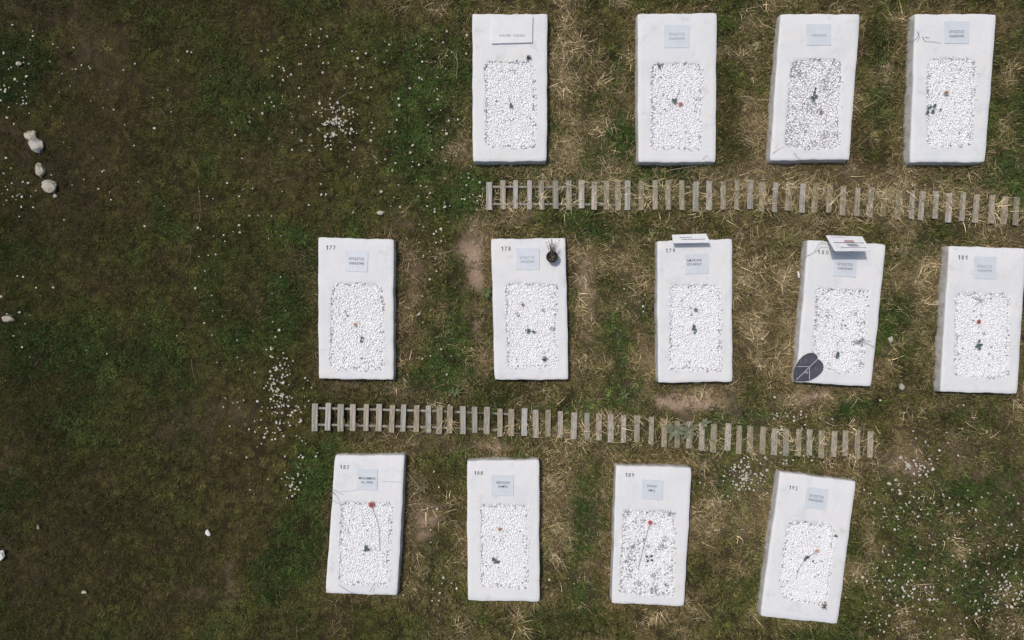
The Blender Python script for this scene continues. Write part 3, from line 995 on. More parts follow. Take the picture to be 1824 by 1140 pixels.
rose('faded pink artificial rose with dark stem and broad leaf on grave 188', (890, 942), 'pink', [(890, 943), (891, 952), (891, 962), (888, 980), (884, 999)], [(879, 996, 130), (885, 1001, 320), (881, 1002, 220, .8), (888, 1000, 10, .8)], sink=.004, size=.030, seed=14)
rose('red artificial rose with long straight thin stem and four round leaves on grave 189', (1158, 931), 'red', [(1157, 934), (1152, 952), (1146, 975), (1141, 997), (1136, 1016)], [(1152, 991, 140, .9), (1160, 990, 40, .9), (1153, 999, 220, .9), (1161, 998, 320, .9), (1166, 933, 350, .5)], size=.034, seed=15)
rose('peach brown artificial rose with stem and green leaf lying diagonally on grave 192', (1455, 981), 'peach', [(1454, 982), (1447, 988), (1438, 994), (1428, 1005), (1421, 1018), (1418, 1032)], [(1436, 993, 200), (1439, 992, 30), (1448, 1000, 290, .7), (1434, 997, 250, .8)], size=.032, seed=16)


# withered tufts and twigs on the graves
def twig(label, lines, z, r=.003, mat_=None, name='dry_twig', cat='twig', group=None):
    p0 = lines[0][0]
    base = at(p0[0], p0[1], z)
    mb = MB()
    for ln in lines:
        n = len(ln)
        pts = [at(x, y, z + .012 * math.sin(math.pi * i / max(1, n - 1))) - base for i, (x, y) in enumerate(ln)]
        mb.tube(pts, r, 5, 0, r * .5)
    o = mb.build(name, mat_ or M_TWIGDARK)
    o.location = base
    return tag(o, label, cat, group)


twig('thin dry twigs crossed on pebbles near top of grave 181', [[(1731, 529), (1747, 535), (1757, 537)], [(1738, 543), (1746, 536), (1755, 531)], [(1745, 527), (1747, 535), (1750, 544)], [(1736, 527), (1746, 535)]], ZB + .012, .003)
twig('grey dead plant with stems hanging over right rim of grave 180', [[(1516, 609), (1528, 607), (1545, 612), (1562, 620)], [(1524, 604), (1532, 609), (1542, 604)], [(1519, 614), (1530, 608), (1536, 601)], [(1527, 612), (1535, 606), (1552, 608)], [(1530, 615), (1533, 606), (1540, 600)], [(1522, 609), (1530, 613), (1540, 609)]], ZB + .014, .0035)
twig('dry stalks spreading over left rim of grave 187', [[(583, 868), (598, 874), (612, 882)], [(583, 888), (598, 894), (606, 899)], [(590, 872), (600, 885), (606, 898)], [(606, 900), (614, 895), (621, 891)], [(585, 880), (600, 878)]], ZB, .0022)
twig('thin stalks lying across foot of grave 187', [[(604, 1042), (618, 1052), (630, 1057)], [(658, 1055), (666, 1042), (672, 1035)], [(664, 1056), (668, 1046)]], ZB, .0022)
twig('thin grey stalk on left corner of grave 180 beside the number', [[(1432, 459), (1444, 453), (1452, 449), (1458, 446)], [(1450, 449), (1460, 434), (1472, 436)], [(1456, 446), (1462, 440), (1475, 441)], [(1462, 432), (1470, 432), (1478, 437)]], ZB, .0025)
twig('thin dark stalks on upper left corner of rightmost top row grave', [[(1625, 74), (1633, 68), (1638, 58)], [(1634, 56), (1638, 66), (1634, 75)], [(1643, 65), (1647, 73), (1662, 74), (1675, 77)], [(1648, 66), (1656, 68)]], ZB, .003)
twig('wiry dry stalk over lower right corner of second top row grave', [[(1252, 284), (1259, 276), (1263, 281)], [(1246, 291), (1260, 287), (1275, 289), (1292, 286)]], ZB, .0025)
twig('short dark stalk on foot corner of third top row grave', [[(1414, 272), (1420, 279), (1428, 287)], [(1376, 274), (1386, 266), (1396, 262)]], ZB, .0025)


def wither(label, px, py, n, spread, z, seed):
    r = random.Random(seed)
    base = at(px, py, z)
    mb = MB()
    for k in range(n):
        a = r.uniform(0, 6.28); L = spread * r.uniform(.4, 1)
        mb.tube([Vector((r.uniform(-.012, .012), r.uniform(-.012, .012), 0)), Vector((math.cos(a) * L * .6, math.sin(a) * L * .6, r.uniform(.01, .05))), Vector((math.cos(a) * L, math.sin(a) * L, r.uniform(0, .03)))], .004, 4, 0, .002)
    o = mb.build('withered_tuft', M_DEAD)
    o.location = base
    return tag(o, label, 'dead plant')


wither('small withered grey tuft at upper right of pebbles on leftmost top row grave', 941, 104, 26, .05, ZB, 5)
wither('withered grey tuft at left top corner of pebbles in top row, second grave', 1174, 117, 16, .06, ZB, 6)
wither('dark withered tuft at lower right end of pebbles on grave 192', 1468, 1079, 22, .06, ZB, 7)
wither('small brown withered tuft at right rim of grave 192', 1488, 955, 16, .035, ZB, 8)
wither('small green grey withered tuft at lower right of pebbles on grave 178', 970, 640, 18, .045, ZB + .01, 9)


# ------------------------------------------------------------------ pot with dead plant
def potted_plant():
    z = SLAB_H + .002
    base = at(982.5, 459, z)
    root = thing('potted_plant', 'round dark plastic pot with dead plant on head end of grave 178', 'flower pot', base)
    prof = [(.052, 0), (.058, .01), (.066, .075), (.072, .115), (.079, .118), (.079, .135), (.070, .135), (.066, .105), (.0, .105)]
    n = 28
    mb = MB()
    v = [(r_ * math.cos(2 * math.pi * k / n), r_ * math.sin(2 * math.pi * k / n), h) for r_, h in prof[:-1] for k in range(n)]
    f = [(i * n + k, i * n + (k + 1) % n, (i + 1) * n + (k + 1) % n, (i + 1) * n + k) for i in range(len(prof) - 2) for k in range(n)]
    f.append(tuple(range(n))[::-1])
    mb.add(v, f)
    mb.build('pot', M_POT, root, True)
    rng = random.Random(4)
    mb = MB()
    vs = [(0, 0, .112)]
    for r_ in (.022, .045, .066):
        for k in range(18):
            a = 2 * math.pi * k / 18
            vs.append((r_ * math.cos(a), r_ * math.sin(a), .105 + rng.uniform(-.006, .008)))
    fs = [(0, 1 + k, 1 + (k + 1) % 18) for k in range(18)]
    for i in range(2):
        for k in range(18):
            fs.append((1 + i * 18 + k, 1 + (i + 1) * 18 + k, 1 + (i + 1) * 18 + (k + 1) % 18, 1 + i * 18 + (k + 1) % 18))
    mb.add(vs, fs)
    mb.build('soil', M_POTSOIL, root)
    # dead stems lean away to the head of the grave
    mb = MB()
    for k in range(34):
        x0, y0 = rng.uniform(-.015, .015), rng.uniform(.0, .05)
        tx = x0 + rng.gauss(-.02, .045)
        ty = y0 + rng.uniform(.06, .19)
        h = .11 + rng.uniform(.03, .16)
        mb.tube([(x0, y0, .105), ((x0 * .6 + tx * .4) + rng.uniform(-.01, .01), y0 + (ty - y0) * .4, .105 + (h - .105) * .65), (tx, ty, h)], .0032, 4, 0, .0012)
        if rng.random() < .5:
            L = .02
            mb.add([(tx, ty, h), (tx + rng.uniform(-L, L), ty + rng.uniform(0, L), h), (tx + rng.uniform(-L, L), ty + rng.uniform(0, L), h + .006)], [(0, 1, 2)])
    mb.build('dead_stems', M_DEAD, root)
    # fallen scraps on the soil
    mb = MB()
    for k in range(5):
        x, y = rng.uniform(-.04, .04), rng.uniform(-.045, .01)
        mb.tube([(x, y, .12), (x + rng.uniform(-.03, .03), y + rng.uniform(-.01, .01), .122)], .003, 4)
    mb.build('scrap', M_STEMPALE, root)


potted_plant()


# ------------------------------------------------------------------ white signboards
def signboard(label, cs, posts, marks, seed):
    pts = [at(*c) for c in cs]              # TL, TR, BR, BL
    base = (pts[0] + pts[1] + pts[2] + pts[3]) / 4
    base.z = SLAB_H
    root = thing('signboard', label, 'sign', base, 0, 'tilted white signboards at the grave heads')
    q = [pts[3] - base, pts[2] - base, pts[1] - base, pts[0] - base]
    me, nrm = plate_mesh(q, .012, M_BOARD, .002)
    panel = put('panel', me, root)
    BL, BR, TR, TL = q
    for (s, t, s2, t2, m_) in marks:
        def P(a, b_): return (TL.lerp(TR, a)).lerp(BL.lerp(BR, a), b_) + nrm * .0025
        mb = MB()
        mb.add([P(s, t2), P(s2, t2), P(s2, t), P(s, t)], [(0, 1, 2, 3)])
        mb.build('print', m_, panel)
    for s in posts:
        p = BL.lerp(BR, s) - nrm * .013
        mb = MB()
        mb.tube([(p.x, p.y + .03, 0.002), (p.x, p.y + .03, p.z - .024)], .010, 8)
        mb.build('post', M_POST, root)
    return root


def words(s0, s1, t0, t1, m_, seed):
    """broken dashes standing for an unreadable printed line"""
    r = random.Random(seed)
    out = []
    s = s0
    while s < s1:
        e = min(s1, s + r.uniform(.03, .09))
        out.append((s, t0, e, t1, m_))
        s = e + .012
    return out


marks180 = words(.10, .95, .46, .50, M_INK, 1) + words(.22, .93, .78, .82, M_INKGREY, 2) + words(.12, .45, .10, .13, M_INKGREY, 3) + \
    [(.42, .30, .68, .44, M_INKPINK), (.44, .56, .72, .60, M_INKGREY), (.44, .62, .74, .66, M_INKGREY), (.46, .68, .76, .72, M_INKGREY)]
signboard('white printed signboard propped steeply over head of grave 180', [(1471, 419, .19), (1536, 421, .19), (1551, 446.5, .46), (1487, 446.5, .46)], (.25, .75), marks180, 1)
marks179 = words(.2, .55, .35, .47, M_INKGREY, 4) + words(.25, .9, .60, .70, M_INKGREY, 5)
signboard('narrow white printed signboard along top edge of grave 179', [(1197, 418, .19), (1258, 416, .19), (1265, 431.5, .32), (1199, 432.5, .32)], (.3, .52), marks179, 2)


# ------------------------------------------------------------------ dark leaf-shaped plaque on grave 180
def leaf_plaque():
    z = SLAB_H + .03
    out = [(1417, 678), (1415.3, 672), (1415, 666), (1416.5, 659), (1420, 650), (1425, 641), (1432, 634), (1440, 629.5), (1447, 628.6), (1452, 629.8), (1455.5, 633), (1457, 637), (1456.6, 640), (1460, 641), (1464, 644.5), (1466.8, 649), (1467.5, 654), (1466, 660), (1462, 665.5), (1456, 670.5), (1449, 675), (1441, 678), (1431, 679.3), (1422, 679.2)]
    base = at(1440, 655, SLAB_H)
    root = thing('leaf_plaque', 'dark slate heart-leaf plaque with white lines on lower left corner of grave 180', 'plaque', base)

    def zz(x): return .032
    pts = [at(x, y, SLAB_H + zz(x)) - base for x, y in out][::-1]
    bm = bmesh.new()
    top = [bm.verts.new(p) for p in pts]
    bot = [bm.verts.new(p - Vector((0, 0, .028))) for p in pts]
    bm.faces.new(top); bm.faces.new(bot[::-1])
    n = len(pts)
    for i in range(n):
        bm.faces.new((top[(i + 1) % n], top[i], bot[i], bot[(i + 1) % n]))
    bmesh.ops.recalc_face_normals(bm, faces=bm.faces)
    bmesh.ops.bevel(bm, geom=[e for e in bm.edges if all(v_ in top for v_ in e.verts)], offset=.004, segments=2, affect='EDGES')
    me = bpy.data.meshes.new('body'); bm.to_mesh(me); bm.free()
    me.materials.append(M_LEAFPLAQUE)
    body = put('body', me, root)

    def line(a, b_, wpx, m_=M_CHALK, lift=.0345):
        p, q_ = at(*a, SLAB_H + lift) - base, at(*b_, SLAB_H + lift) - base
        d = (q_ - p).normalized().cross(Vector((0, 0, 1))) * (wpx / PPM / 2)
        mb = MB(); mb.add([p - d, q_ - d, q_ + d, p + d], [(0, 1, 2, 3)])
        mb.build('line', m_, root)
    line((1418.5, 676.5), (1455.5, 640.5), 1.2)
    line((1419.5, 652.8), (1440.5, 652.8), 1.0, lift=.0355)
    line((1441.8, 654.5), (1441.8, 676), 1.2, lift=.0355)
    place_text('lettering', 'O', 1435, 643, SLAB_H + .0345, 7.5, 5.5, 0, M_CHALKDIM, root, base)
    place_text('lettering', 'L', 1428.5, 643.5, SLAB_H + .0345, 7.5, 4.5, math.radians(-12), M_CHALKDIM, root, base)
    place_text('lettering', 'P', 1436.5, 664.3, SLAB_H + .0345, 5.5, 5, math.radians(-55), M_CHALK, root, base)
    place_text('lettering', 'Y', 1453.5, 657.5, SLAB_H + .0345, 8, 5.5, math.radians(60), M_CHALKDIM, root, base)


leaf_plaque()


# ------------------------------------------------------------------ stones in the grass
def stone(px, py, wpx, hpx, label, m_, seed, z=.02, rot=0.0, flat=.55, group='loose stones in the grass'):
    rng = np.random.default_rng(seed)
    bm = bmesh.new()
    bmesh.ops.create_icosphere(bm, subdivisions=3, radius=1)
    ph = rng.random((5, 3)) * 6
    fr = rng.normal(0, 1.6, (5, 3))
    cuts = [(Vector(rng.normal(0, 1, 3)).normalized(), rng.uniform(.55, .9)) for _ in range(11)] + [(Vector((0, 0, 1)), .72)]
    for v_ in bm.verts:
        d = v_.co.normalized()
        s = 1 + sum(.10 * math.sin(fr[i][0] * d.x * 2 + fr[i][1] * d.y * 2 + fr[i][2] * d.z * 2 + ph[i][0]) for i in range(5))
        q = d * s
        for nn, dd in cuts:
            q = q - nn * max(0, q.dot(nn) - dd)
        v_.co = Vector((q.x * wpx / PPM / 1.78, q.y * hpx / PPM / 1.72, q.z * flat * (wpx + hpx) / 2 / PPM / 1.6))
    bmesh.ops.recalc_face_normals(bm, faces=bm.faces)
    me = bpy.data.meshes.new('stone'); bm.to_mesh(me); bm.free()
    me.materials.append(m_)
    me.polygons.foreach_set('use_smooth', [False] * len(me.polygons))
    o = put('stone', me)
    o.location = at(px, py, z - .015)
    o.rotation_euler = (rng.uniform(-.2, .2), rng.uniform(-.2, .2), rot)
    return tag(o, label, 'stone', group)


stone(56, 244, 20, 22, 'long broken pale stone at far left, topmost of the stones there', M_ROCK, 1, .05, .4)
stone(65, 261, 22, 24, 'grey veined stone touching the broken pale stone at far left', M_ROCKV, 2, .05, .2)
stone(71, 304, 17, 21, 'smaller rounded pale stone in the middle of the far left stones', M_ROCK, 3, .04, .1)
stone(88, 331, 25, 21, 'broad pale stone lowest of the group at far left', M_ROCK, 4, .05, -.2)
stone(98, 349, 7, 6, 'tiny pale stone just under the broad stone at far left', M_ROCK, 5, .04)
stone(33, 113, 9, 7, 'small grey stone in dark green grass at upper left corner', M_ROCK, 6, .04)
stone(2, 990, 13, 18, 'white stone cut by left picture edge near the bottom', M_WHITESTONE, 7, .05)
stone(371, 950, 9, 11, 'small bright white stone alone in lower left grass', M_WHITESTONE, 8, .05, .5)
stone(12, 568, 22, 13, 'flat grey stone half buried at left picture edge', M_ROCK, 9, .015)
stone(150, 1055, 8, 6, 'small pale stone at the bottom of the lower left grass', M_ROCK, 10, .045)
stone(68, 940, 5, 9, 'thin upright pale stone in lower left grass', M_ROCK, 11, .045)
stone(678, 379, 12, 9, 'pale flat stone in grass above grave 177', M_ROCK, 12, .03)
stone(1618, 829, 9, 10, 'pale stone in bare brown patch right of lower walkway end', M_ROCK, 13, .04)
stone(1604, 815, 8, 7, 'small tan stone at top of bare patch right of lower walkway', M_ROCK, 14, .035)
stone(1584, 862, 10, 7, 'reddish flat stone in bare patch right of grave 192 head', M_ROCK, 15, .03)
stone(1587, 605, 11, 10, 'pale stone between graves 180 and 181', M_ROCK, 16, .045)
stone(1606, 690, 10, 12, 'tan stone below gap between graves 180 and 181', M_ROCK, 17, .045)
stone(1422, 490, 3, 15, 'thin curved pale stone flake leaning on left side of grave 180', M_WHITESTONE, 18, .11, .1)
stone(1665, 540, 16, 12, 'pale gravelly lump left of grave 181', M_ROCK, 19, .02)


# ------------------------------------------------------------------ leafy plants
def rosette(px, py, n, L, W, m_, label, seed, z=.06, cat='plant', name='leafy_plant'):
    r = random.Random(seed)
    base = at(px, py, 0)
    root = thing(name, label, cat, base)
    for k in range(n):
        a = 2 * math.pi * k / n + r.uniform(-.3, .3)
        l_ = L * r.uniform(.7, 1.15)
        o = put('leaf', leaf_mesh(m_, l_, W * r.uniform(.8, 1.15), seed * 50 + k, .3, .3), root)
        o.location = (math.cos(a) * .008, math.sin(a) * .008, z + r.uniform(0, .03))
        o.rotation_euler = (r.uniform(-.25, .25), r.uniform(-.45, .05), a)
    return root


rosette(1197, 766, 11, .15, .045, M_SAGE, 'grey green leafy rosette on lower walkway, left one of the pair', 21)
rosette(1224, 765, 10, .14, .042, M_SAGE, 'grey green leafy rosette on lower walkway, right one of the pair', 22)
rosette(1252, 752, 6, .09, .035, M_SAGE, 'small grey green weed at upper right of the rosettes on the lower walkway', 23)
rosette(1110, 702, 9, .09, .022, M_WEED, 'small pale leafy weed below the gap between graves 178 and 179', 24)
rosette(811, 697, 10, .10, .022, M_WEED, 'pale spiky weed below the gap between graves 177 and 178', 25)
rosette(925, 815, 16, .12, .020, M_WEED, 'bright green weed tuft at head edge of grave 188', 26)
rosette(866, 522, 10, .09, .03, M_WEED, 'green weed in bare soil left of grave 178', 27)

# ------------------------------------------------------------------ bleached twigs in the grass
for lab, ln in [
    ('curved bleached stalk in grass left of the top row', [[(579, 196), (590, 195), (597, 184), (606, 173), (620, 166), (636, 163)], [(590, 195), (597, 196)]]),
    ('forked bleached stalk in grass left of upper walkway', [[(490, 322), (505, 318), (526, 315)], [(568, 290), (578, 304), (586, 295)]]),
    ('pair of short bleached stalks in upper left meadow', [[(342, 285), (350, 295), (354, 312)], [(284, 192), (292, 202), (296, 210)]]),
    ('thin bleached stalk bending down in middle left meadow', [[(353, 330), (357, 370), (355, 395), (346, 407), (334, 417)]]),
    ('thin bleached stalk in left meadow beside grave 177 row', [[(340, 440), (339, 455), (334, 468), (330, 472)], [(340, 640), (343, 660), (350, 686)]]),
    ('long straw stalk left of leftmost top row grave', [[(812, 92), (815, 110), (813, 140), (818, 136)], [(815, 110), (807, 92)]]),
    ('bleached stalk beside lower left corner of leftmost top row grave', [[(813, 252), (826, 266), (838, 283)]]),
    ('straw stalk lying below second top row grave', [[(1180, 306), (1210, 300), (1240, 296), (1262, 288), (1290, 278)]]),
    ('long straw stalks lying right of grave 187', [[(726, 842), (738, 856), (748, 870), (762, 868)], [(735, 882), (752, 874), (764, 860)]]),
    ('curved straw stalk above right corner of grave 188', [[(985, 858), (1000, 850), (1008, 840), (1008, 830)]]),
]:
    twig(lab, ln, .05, .0028 if ln[0][0][0] < 700 else .0042, M_TWIGDULL if ln[0][0][0] < 560 else M_TWIG, 'dry_stalk', 'dry stalk')


# ------------------------------------------------------------------ grass: tufts instanced over the meadow
def tuft_mesh(kind, seed):
    r = np.random.default_rng(seed)
    V, F, A, B = [], [], [], []
    if kind == 'short': n, L0, L1, W0, W1, seg, spread = 34, .030, .085, .0040, .0080, 2, .07
    elif kind == 'broad': n, L0, L1, W0, W1, seg, spread = 26, .025, .055, .006, .011, 2, .07
    else: n, L0, L1, W0, W1, seg, spread = 18, .06, .23, .0028, .0064, 4, .12
    for k in range(n):
        L = r.uniform(L0, L1); W = r.uniform(W0, W1)
        a = r.uniform(0, 6.283)
        if kind == 'straw': a = r.normal(0, .9) + (math.pi if r.random() < .4 else 0)
        rr = spread * math.sqrt(r.random()); t0 = r.uniform(0, 6.283)
        p = np.array([math.cos(t0) * rr, math.sin(t0) * rr, 0.0])
        el = r.uniform(.25, 1.25) if kind != 'straw' else r.uniform(.15, .9)
        bend = r.uniform(-.1, .9) if kind != 'straw' else r.uniform(.2, .9)
        turn = r.normal(0, .25) if kind != 'straw' else r.normal(0, .42)
        b0 = len(V)
        rnd, val = r.random(), (.40 + 1.5 * r.random() ** 1.6)
        for i in range(seg + 1):
            t = i / seg
            w_ = W * (1 - t * .85) / 2
            side = np.array([-math.sin(a), math.cos(a), r.uniform(-.25, .25)])
            V.append(p - side * w_); V.append(p + side * w_)
            A += [rnd, rnd]; B += [val, val]
            st = L / seg
            p = p + st * np.array([math.cos(el) * math.cos(a), math.cos(el) * math.sin(a), math.sin(el)])
            if p[2] < .004: p[2] = .004 + .004 * r.random()
            el -= bend / seg * 1.3
            a += turn / seg * 1.5
        for i in range(seg):
            q = b0 + 2 * i
            F.append((q, q + 2, q + 3)); F.append((q, q + 3, q + 1))
    me = np_mesh(kind + '_tuft', np.array(V), np.array(F), M_GRASS)
    for nm, arr in (('blade_rand', A), ('blade_val', B)):
        x = me.attributes.new(nm, 'FLOAT', 'POINT')
        x.data.foreach_set('value', np.array(arr, np.float32))
    return me


def grass_material():
    m = bpy.data.materials.new('meadow_grass')
    m.use_nodes = True
    t = m.node_tree
    p = t.nodes['Principled BSDF']
    p.inputs['Roughness'].default_value = .75
    p.inputs['Specular IOR Level'].default_value = .15

    def A(name, ty):
        a = t.nodes.new('ShaderNodeAttribute'); a.attribute_name = name; a.attribute_type = ty
        return a
    tint, dryc, dry = A('tint', 'INSTANCER'), A('drytint', 'INSTANCER'), A('dryness', 'INSTANCER')
    rnd, val = A('blade_rand', 'GEOMETRY'), A('blade_val', 'GEOMETRY')
    lt = t.nodes.new('ShaderNodeMath'); lt.operation = 'LESS_THAN'
    t.links.new(rnd.outputs['Fac'], lt.inputs[0]); t.links.new(dry.outputs['Fac'], lt.inputs[1])
    mx = t.nodes.new('ShaderNodeMix'); mx.data_type = 'RGBA'
    t.links.new(lt.outputs[0], mx.inputs['Factor'])
    t.links.new(tint.outputs['Color'], mx.inputs['A']); t.links.new(dryc.outputs['Color'], mx.inputs['B'])
    vm = t.nodes.new('ShaderNodeVectorMath'); vm.operation = 'SCALE'
    t.links.new(mx.outputs['Result'], vm.inputs[0]); t.links.new(val.outputs['Fac'], vm.inputs['Scale'])
    t.links.new(vm.outputs[0], p.inputs['Base Color'])
    return m


M_GRASS = grass_material()


def make_scatter(name, tufts, pos, rot, scl, idx, attrs, label):
    coll = bpy.data.collections.new(name + '_tufts')
    for i, me in enumerate(tufts):
        o = bpy.data.objects.new('%s_tuft_%02d' % (name, i), me)
        coll.objects.link(o)
    me = bpy.data.meshes.new(name)
    n = len(pos)
    me.vertices.add(n)
    me.vertices.foreach_set('co', pos.astype(np.float32).ravel())
    a = me.attributes.new('rot', 'FLOAT_VECTOR', 'POINT'); a.data.foreach_set('vector', rot.astype(np.float32).ravel())
    a = me.attributes.new('scl', 'FLOAT_VECTOR', 'POINT'); a.data.foreach_set('vector', scl.astype(np.float32).ravel())
    a = me.attributes.new('idx', 'INT', 'POINT'); a.data.foreach_set('value', idx.astype(np.int32))
    for k, arr in attrs.items():
        if arr.ndim == 2:
            col = np.ones((n, 4), np.float32); col[:, :3] = arr
            a = me.attributes.new(k, 'FLOAT_COLOR', 'POINT'); a.data.foreach_set('color', col.ravel())
        else:
            a = me.attributes.new(k, 'FLOAT', 'POINT'); a.data.foreach_set('value', arr.astype(np.float32))
    me.materials.append(M_GRASS)
    o = put(name, me)
    ng = bpy.data.node_groups.new(name + '_scatter', 'GeometryNodeTree')
    ng.interface.new_socket('Geometry', in_out='INPUT', socket_type='NodeSocketGeometry')
    ng.interface.new_socket('Geometry', in_out='OUTPUT', socket_type='NodeSocketGeometry')
    gi, go = ng.nodes.new('NodeGroupInput'), ng.nodes.new('NodeGroupOutput')
    ci = ng.nodes.new('GeometryNodeCollectionInfo')
    ci.inputs['Collection'].default_value = coll
    ci.inputs['Separate Children'].default_value = True
    ci.inputs['Reset Children'].default_value = True
    ip = ng.nodes.new('GeometryNodeInstanceOnPoints')
    ip.inputs['Pick Instance'].default_value = True

    def NA(nm, ty):
        x = ng.nodes.new('GeometryNodeInputNamedAttribute'); x.data_type = ty; x.inputs['Name'].default_value = nm
        return x.outputs['Attribute']
    ng.links.new(gi.outputs[0], ip.inputs['Points'])
    ng.links.new(ci.outputs[0], ip.inputs['Instance'])
    ng.links.new(NA('idx', 'INT'), ip.inputs['Instance Index'])
    ng.links.new(NA('rot', 'FLOAT_VECTOR'), ip.inputs['Rotation'])
    ng.links.new(NA('scl', 'FLOAT_VECTOR'), ip.inputs['Scale'])
    ng.links.new(ip.outputs[0], go.inputs[0])
    md = o.modifiers.new('scatter', 'NODES')
    md.node_group = ng
    tag(o, label, None, None, 'stuff')
    return o


def ground_z(u, v, soil):
    return 0.05 * (fbm(u, v, 120, 5) - .5) + 0.02 * (fbm(u, v, 18, 6) - .5) - 0.01 - 0.015 * soil


def on_walkway(u, v):
    a = (u > 862) & (u < 1840) & (v > wa_y(u) - 2) & (v < wa_y(u) + 53)
    b = (u > 555) & (u < 1556) & (v > wb_y(u) - 2) & (v < wb_y(u) + 51)
    return a | b


def scatter_grass():
    AREA = (-9.3, 9.3, -6.4, 6.4)
    n = 74000
    x = RNG.uniform(AREA[0], AREA[1], n); y = RNG.uniform(AREA[2], AREA[3], n)
    u, v = x * PPM + 912, 570 - y * PPM
    f = fields(u, v)
    keep = ~inside_quads(u, v, FOOT_IN) & (RNG.random(n) > .93 * f['soil'])
    ww = on_walkway(u, v)
    keep &= ~(ww & (RNG.random(n) < .30 - .28 * sstep(950, 1200, u)))
    x, y, u, v, ww = x[keep], y[keep], u[keep], v[keep], ww[keep]
    f = {k: a[keep] for k, a in f.items()}
    n = len(x)
    right = f['right']
    g = np.clip(f['green'] + RNG.normal(0, .12, n), 0, 1)
    lush = np.array([.039, .068, .016]); olive = np.array([.067, .069, .018]); brown = np.array([.080, .068, .024])
    n4 = fbm(u, v, 70, 91)
    base = np.where((g > .5)[:, None], olive + (lush - olive) * ((g - .5) * 2)[:, None], brown + (olive - brown) * (g * 2)[:, None])
    bright = (.72 + .42 * sstep(-60, 420, u) + .20 * right) * (1 - .22 * blob(u, v, 1700, 990, 150, 120)) * (.52 + .92 * n4) * np.exp(RNG.normal(0, .36, n))  # lens vignetting painted into the tint: grass darkens towards the left edge
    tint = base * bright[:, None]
    dryt = np.array([.285, .218, .115]) * ((.34 + .26 * sstep(-60, 420, u) + .46 * right) * RNG.uniform(.65, 1.25, n))[:, None]  # dry blades carry the same left-edge vignetting in their colour
    dryness = np.clip(f['dry'] * .78 + .07, 0, 1)
    sc = RNG.uniform(.7, 1.25, n) * (.72 + .4 * g)
    sc *= np.where(ww, .72 + .50 * sstep(800, 1200, u), 1.0)
    sc *= np.where(f['ed'] < 9, 1.2, 1.0)
    scl = np.stack([sc, sc, sc * RNG.uniform(.7, 1.1, n)], 1)
    rot = np.stack([RNG.normal(0, .08, n), RNG.normal(0, .08, n), RNG.uniform(0, 6.283, n)], 1)
    # ragged tufts leaning against the slabs and over some of their head edges
    eu, ev, es = [], [], []
    for gi, g_ in enumerate(GRAVES):
        q = FOOT[gi]
        for s_ in range(4):
            L = math.hypot(q[(s_ + 1) % 4][0] - q[s_][0], q[(s_ + 1) % 4][1] - q[s_][1])
            for k in range(int(L / 9)):
                t = RNG.random()
                a_, b_ = q[s_], q[(s_ + 1) % 4]
                nx, ny = (b_[1] - a_[1]) / L, -(b_[0] - a_[0]) / L
                o_ = RNG.uniform(2, 8)
                eu.append(a_[0] + (b_[0] - a_[0]) * t + nx * o_); ev.append(a_[1] + (b_[1] - a_[1]) * t + ny * o_)
                es.append(RNG.uniform(1.2, 2.2))
    for x0, x1, y0, y1, m_ in ((597, 721, 803, 803, 30), (832, 880, 813, 813, 12), (915, 940, 812, 811, 22), (940, 960, 812, 812, 5), (1097, 1232, 820, 824, 34), (1390, 1525, 831, 848, 36), (880, 960, 416, 414, 26), (1190, 1262, 412, 410, 16), (1470, 1540, 412, 412, 16), (1355, 1390, 1000, 840, 18)):
        for k in range(m_):
            t = RNG.random()
            eu.append(x0 + (x1 - x0) * t + RNG.normal(0, 2)); ev.append(y0 + (y1 - y0) * t + RNG.normal(0, 2.2)); es.append(RNG.uniform(1.7, 2.5))
    eu, ev, es = np.array(eu), np.array(ev), np.array(es)
    ok = ~inside_quads(eu, ev, FOOT)
    eu, ev, es = eu[ok], ev[ok], es[ok]
    pick = np.array([np.argmin((u[::7] - a_) ** 2 + (v[::7] - b_) ** 2) * 7 for a_, b_ in zip(eu, ev)])
    x = np.concatenate([x, (eu - 912) / PPM]); y = np.concatenate([y, (570 - ev) / PPM]); u = np.concatenate([u, eu]); v = np.concatenate([v, ev])
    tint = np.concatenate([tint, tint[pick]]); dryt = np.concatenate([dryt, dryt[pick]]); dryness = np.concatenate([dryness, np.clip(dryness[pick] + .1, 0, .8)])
    scl = np.concatenate([scl, np.stack([es * .8, es * .8, es], 1)]); m_ = len(eu)
    rot = np.concatenate([rot, np.stack([RNG.normal(0, .1, m_), RNG.normal(0, .1, m_), RNG.uniform(0, 6.283, m_)], 1)])
    g = np.concatenate([g, g[pick] * .6]); f['soil'] = np.concatenate([f['soil'], f['soil'][pick]]); n = len(x)
    broad = (RNG.random(n) < np.clip((g - .55) * .9, 0, .4))
    idx = np.where(broad, RNG.integers(8, 12, n), RNG.integers(0, 8, n))
    pos = np.stack([x, y, ground_z(u, v, f['soil']) + .002], 1)
    tufts = [tuft_mesh('short', 200 + i) for i in range(8)] + [tuft_mesh('broad', 300 + i) for i in range(4)]
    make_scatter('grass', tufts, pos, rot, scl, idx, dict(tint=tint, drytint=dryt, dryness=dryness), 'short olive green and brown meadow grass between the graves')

    # straw: long bleached strands in the dry patches, along the slabs and over the walkways
    n = 95000
    x = RNG.uniform(AREA[0], AREA[1], n); y = RNG.uniform(AREA[2], AREA[3], n)
    u, v = x * PPM + 912, 570 - y * PPM
    f = fields(u, v)
    ww = on_walkway(u, v)
    clump = fbm(u, v, 26, 131, 3)
    pr = np.clip(f['dry'] - .18, 0, 1) ** 1.3 * (.10 + 2.9 * np.clip(clump - .46, 0, 1)) * (.04 + .96 * f['right'])
    pr = np.where(ww, pr * 1.0 + .13 * f['right'] * sstep(700, 1150, u), pr)
    pr = pr * (1 - .75 * np.clip(f['soil'], 0, 1))
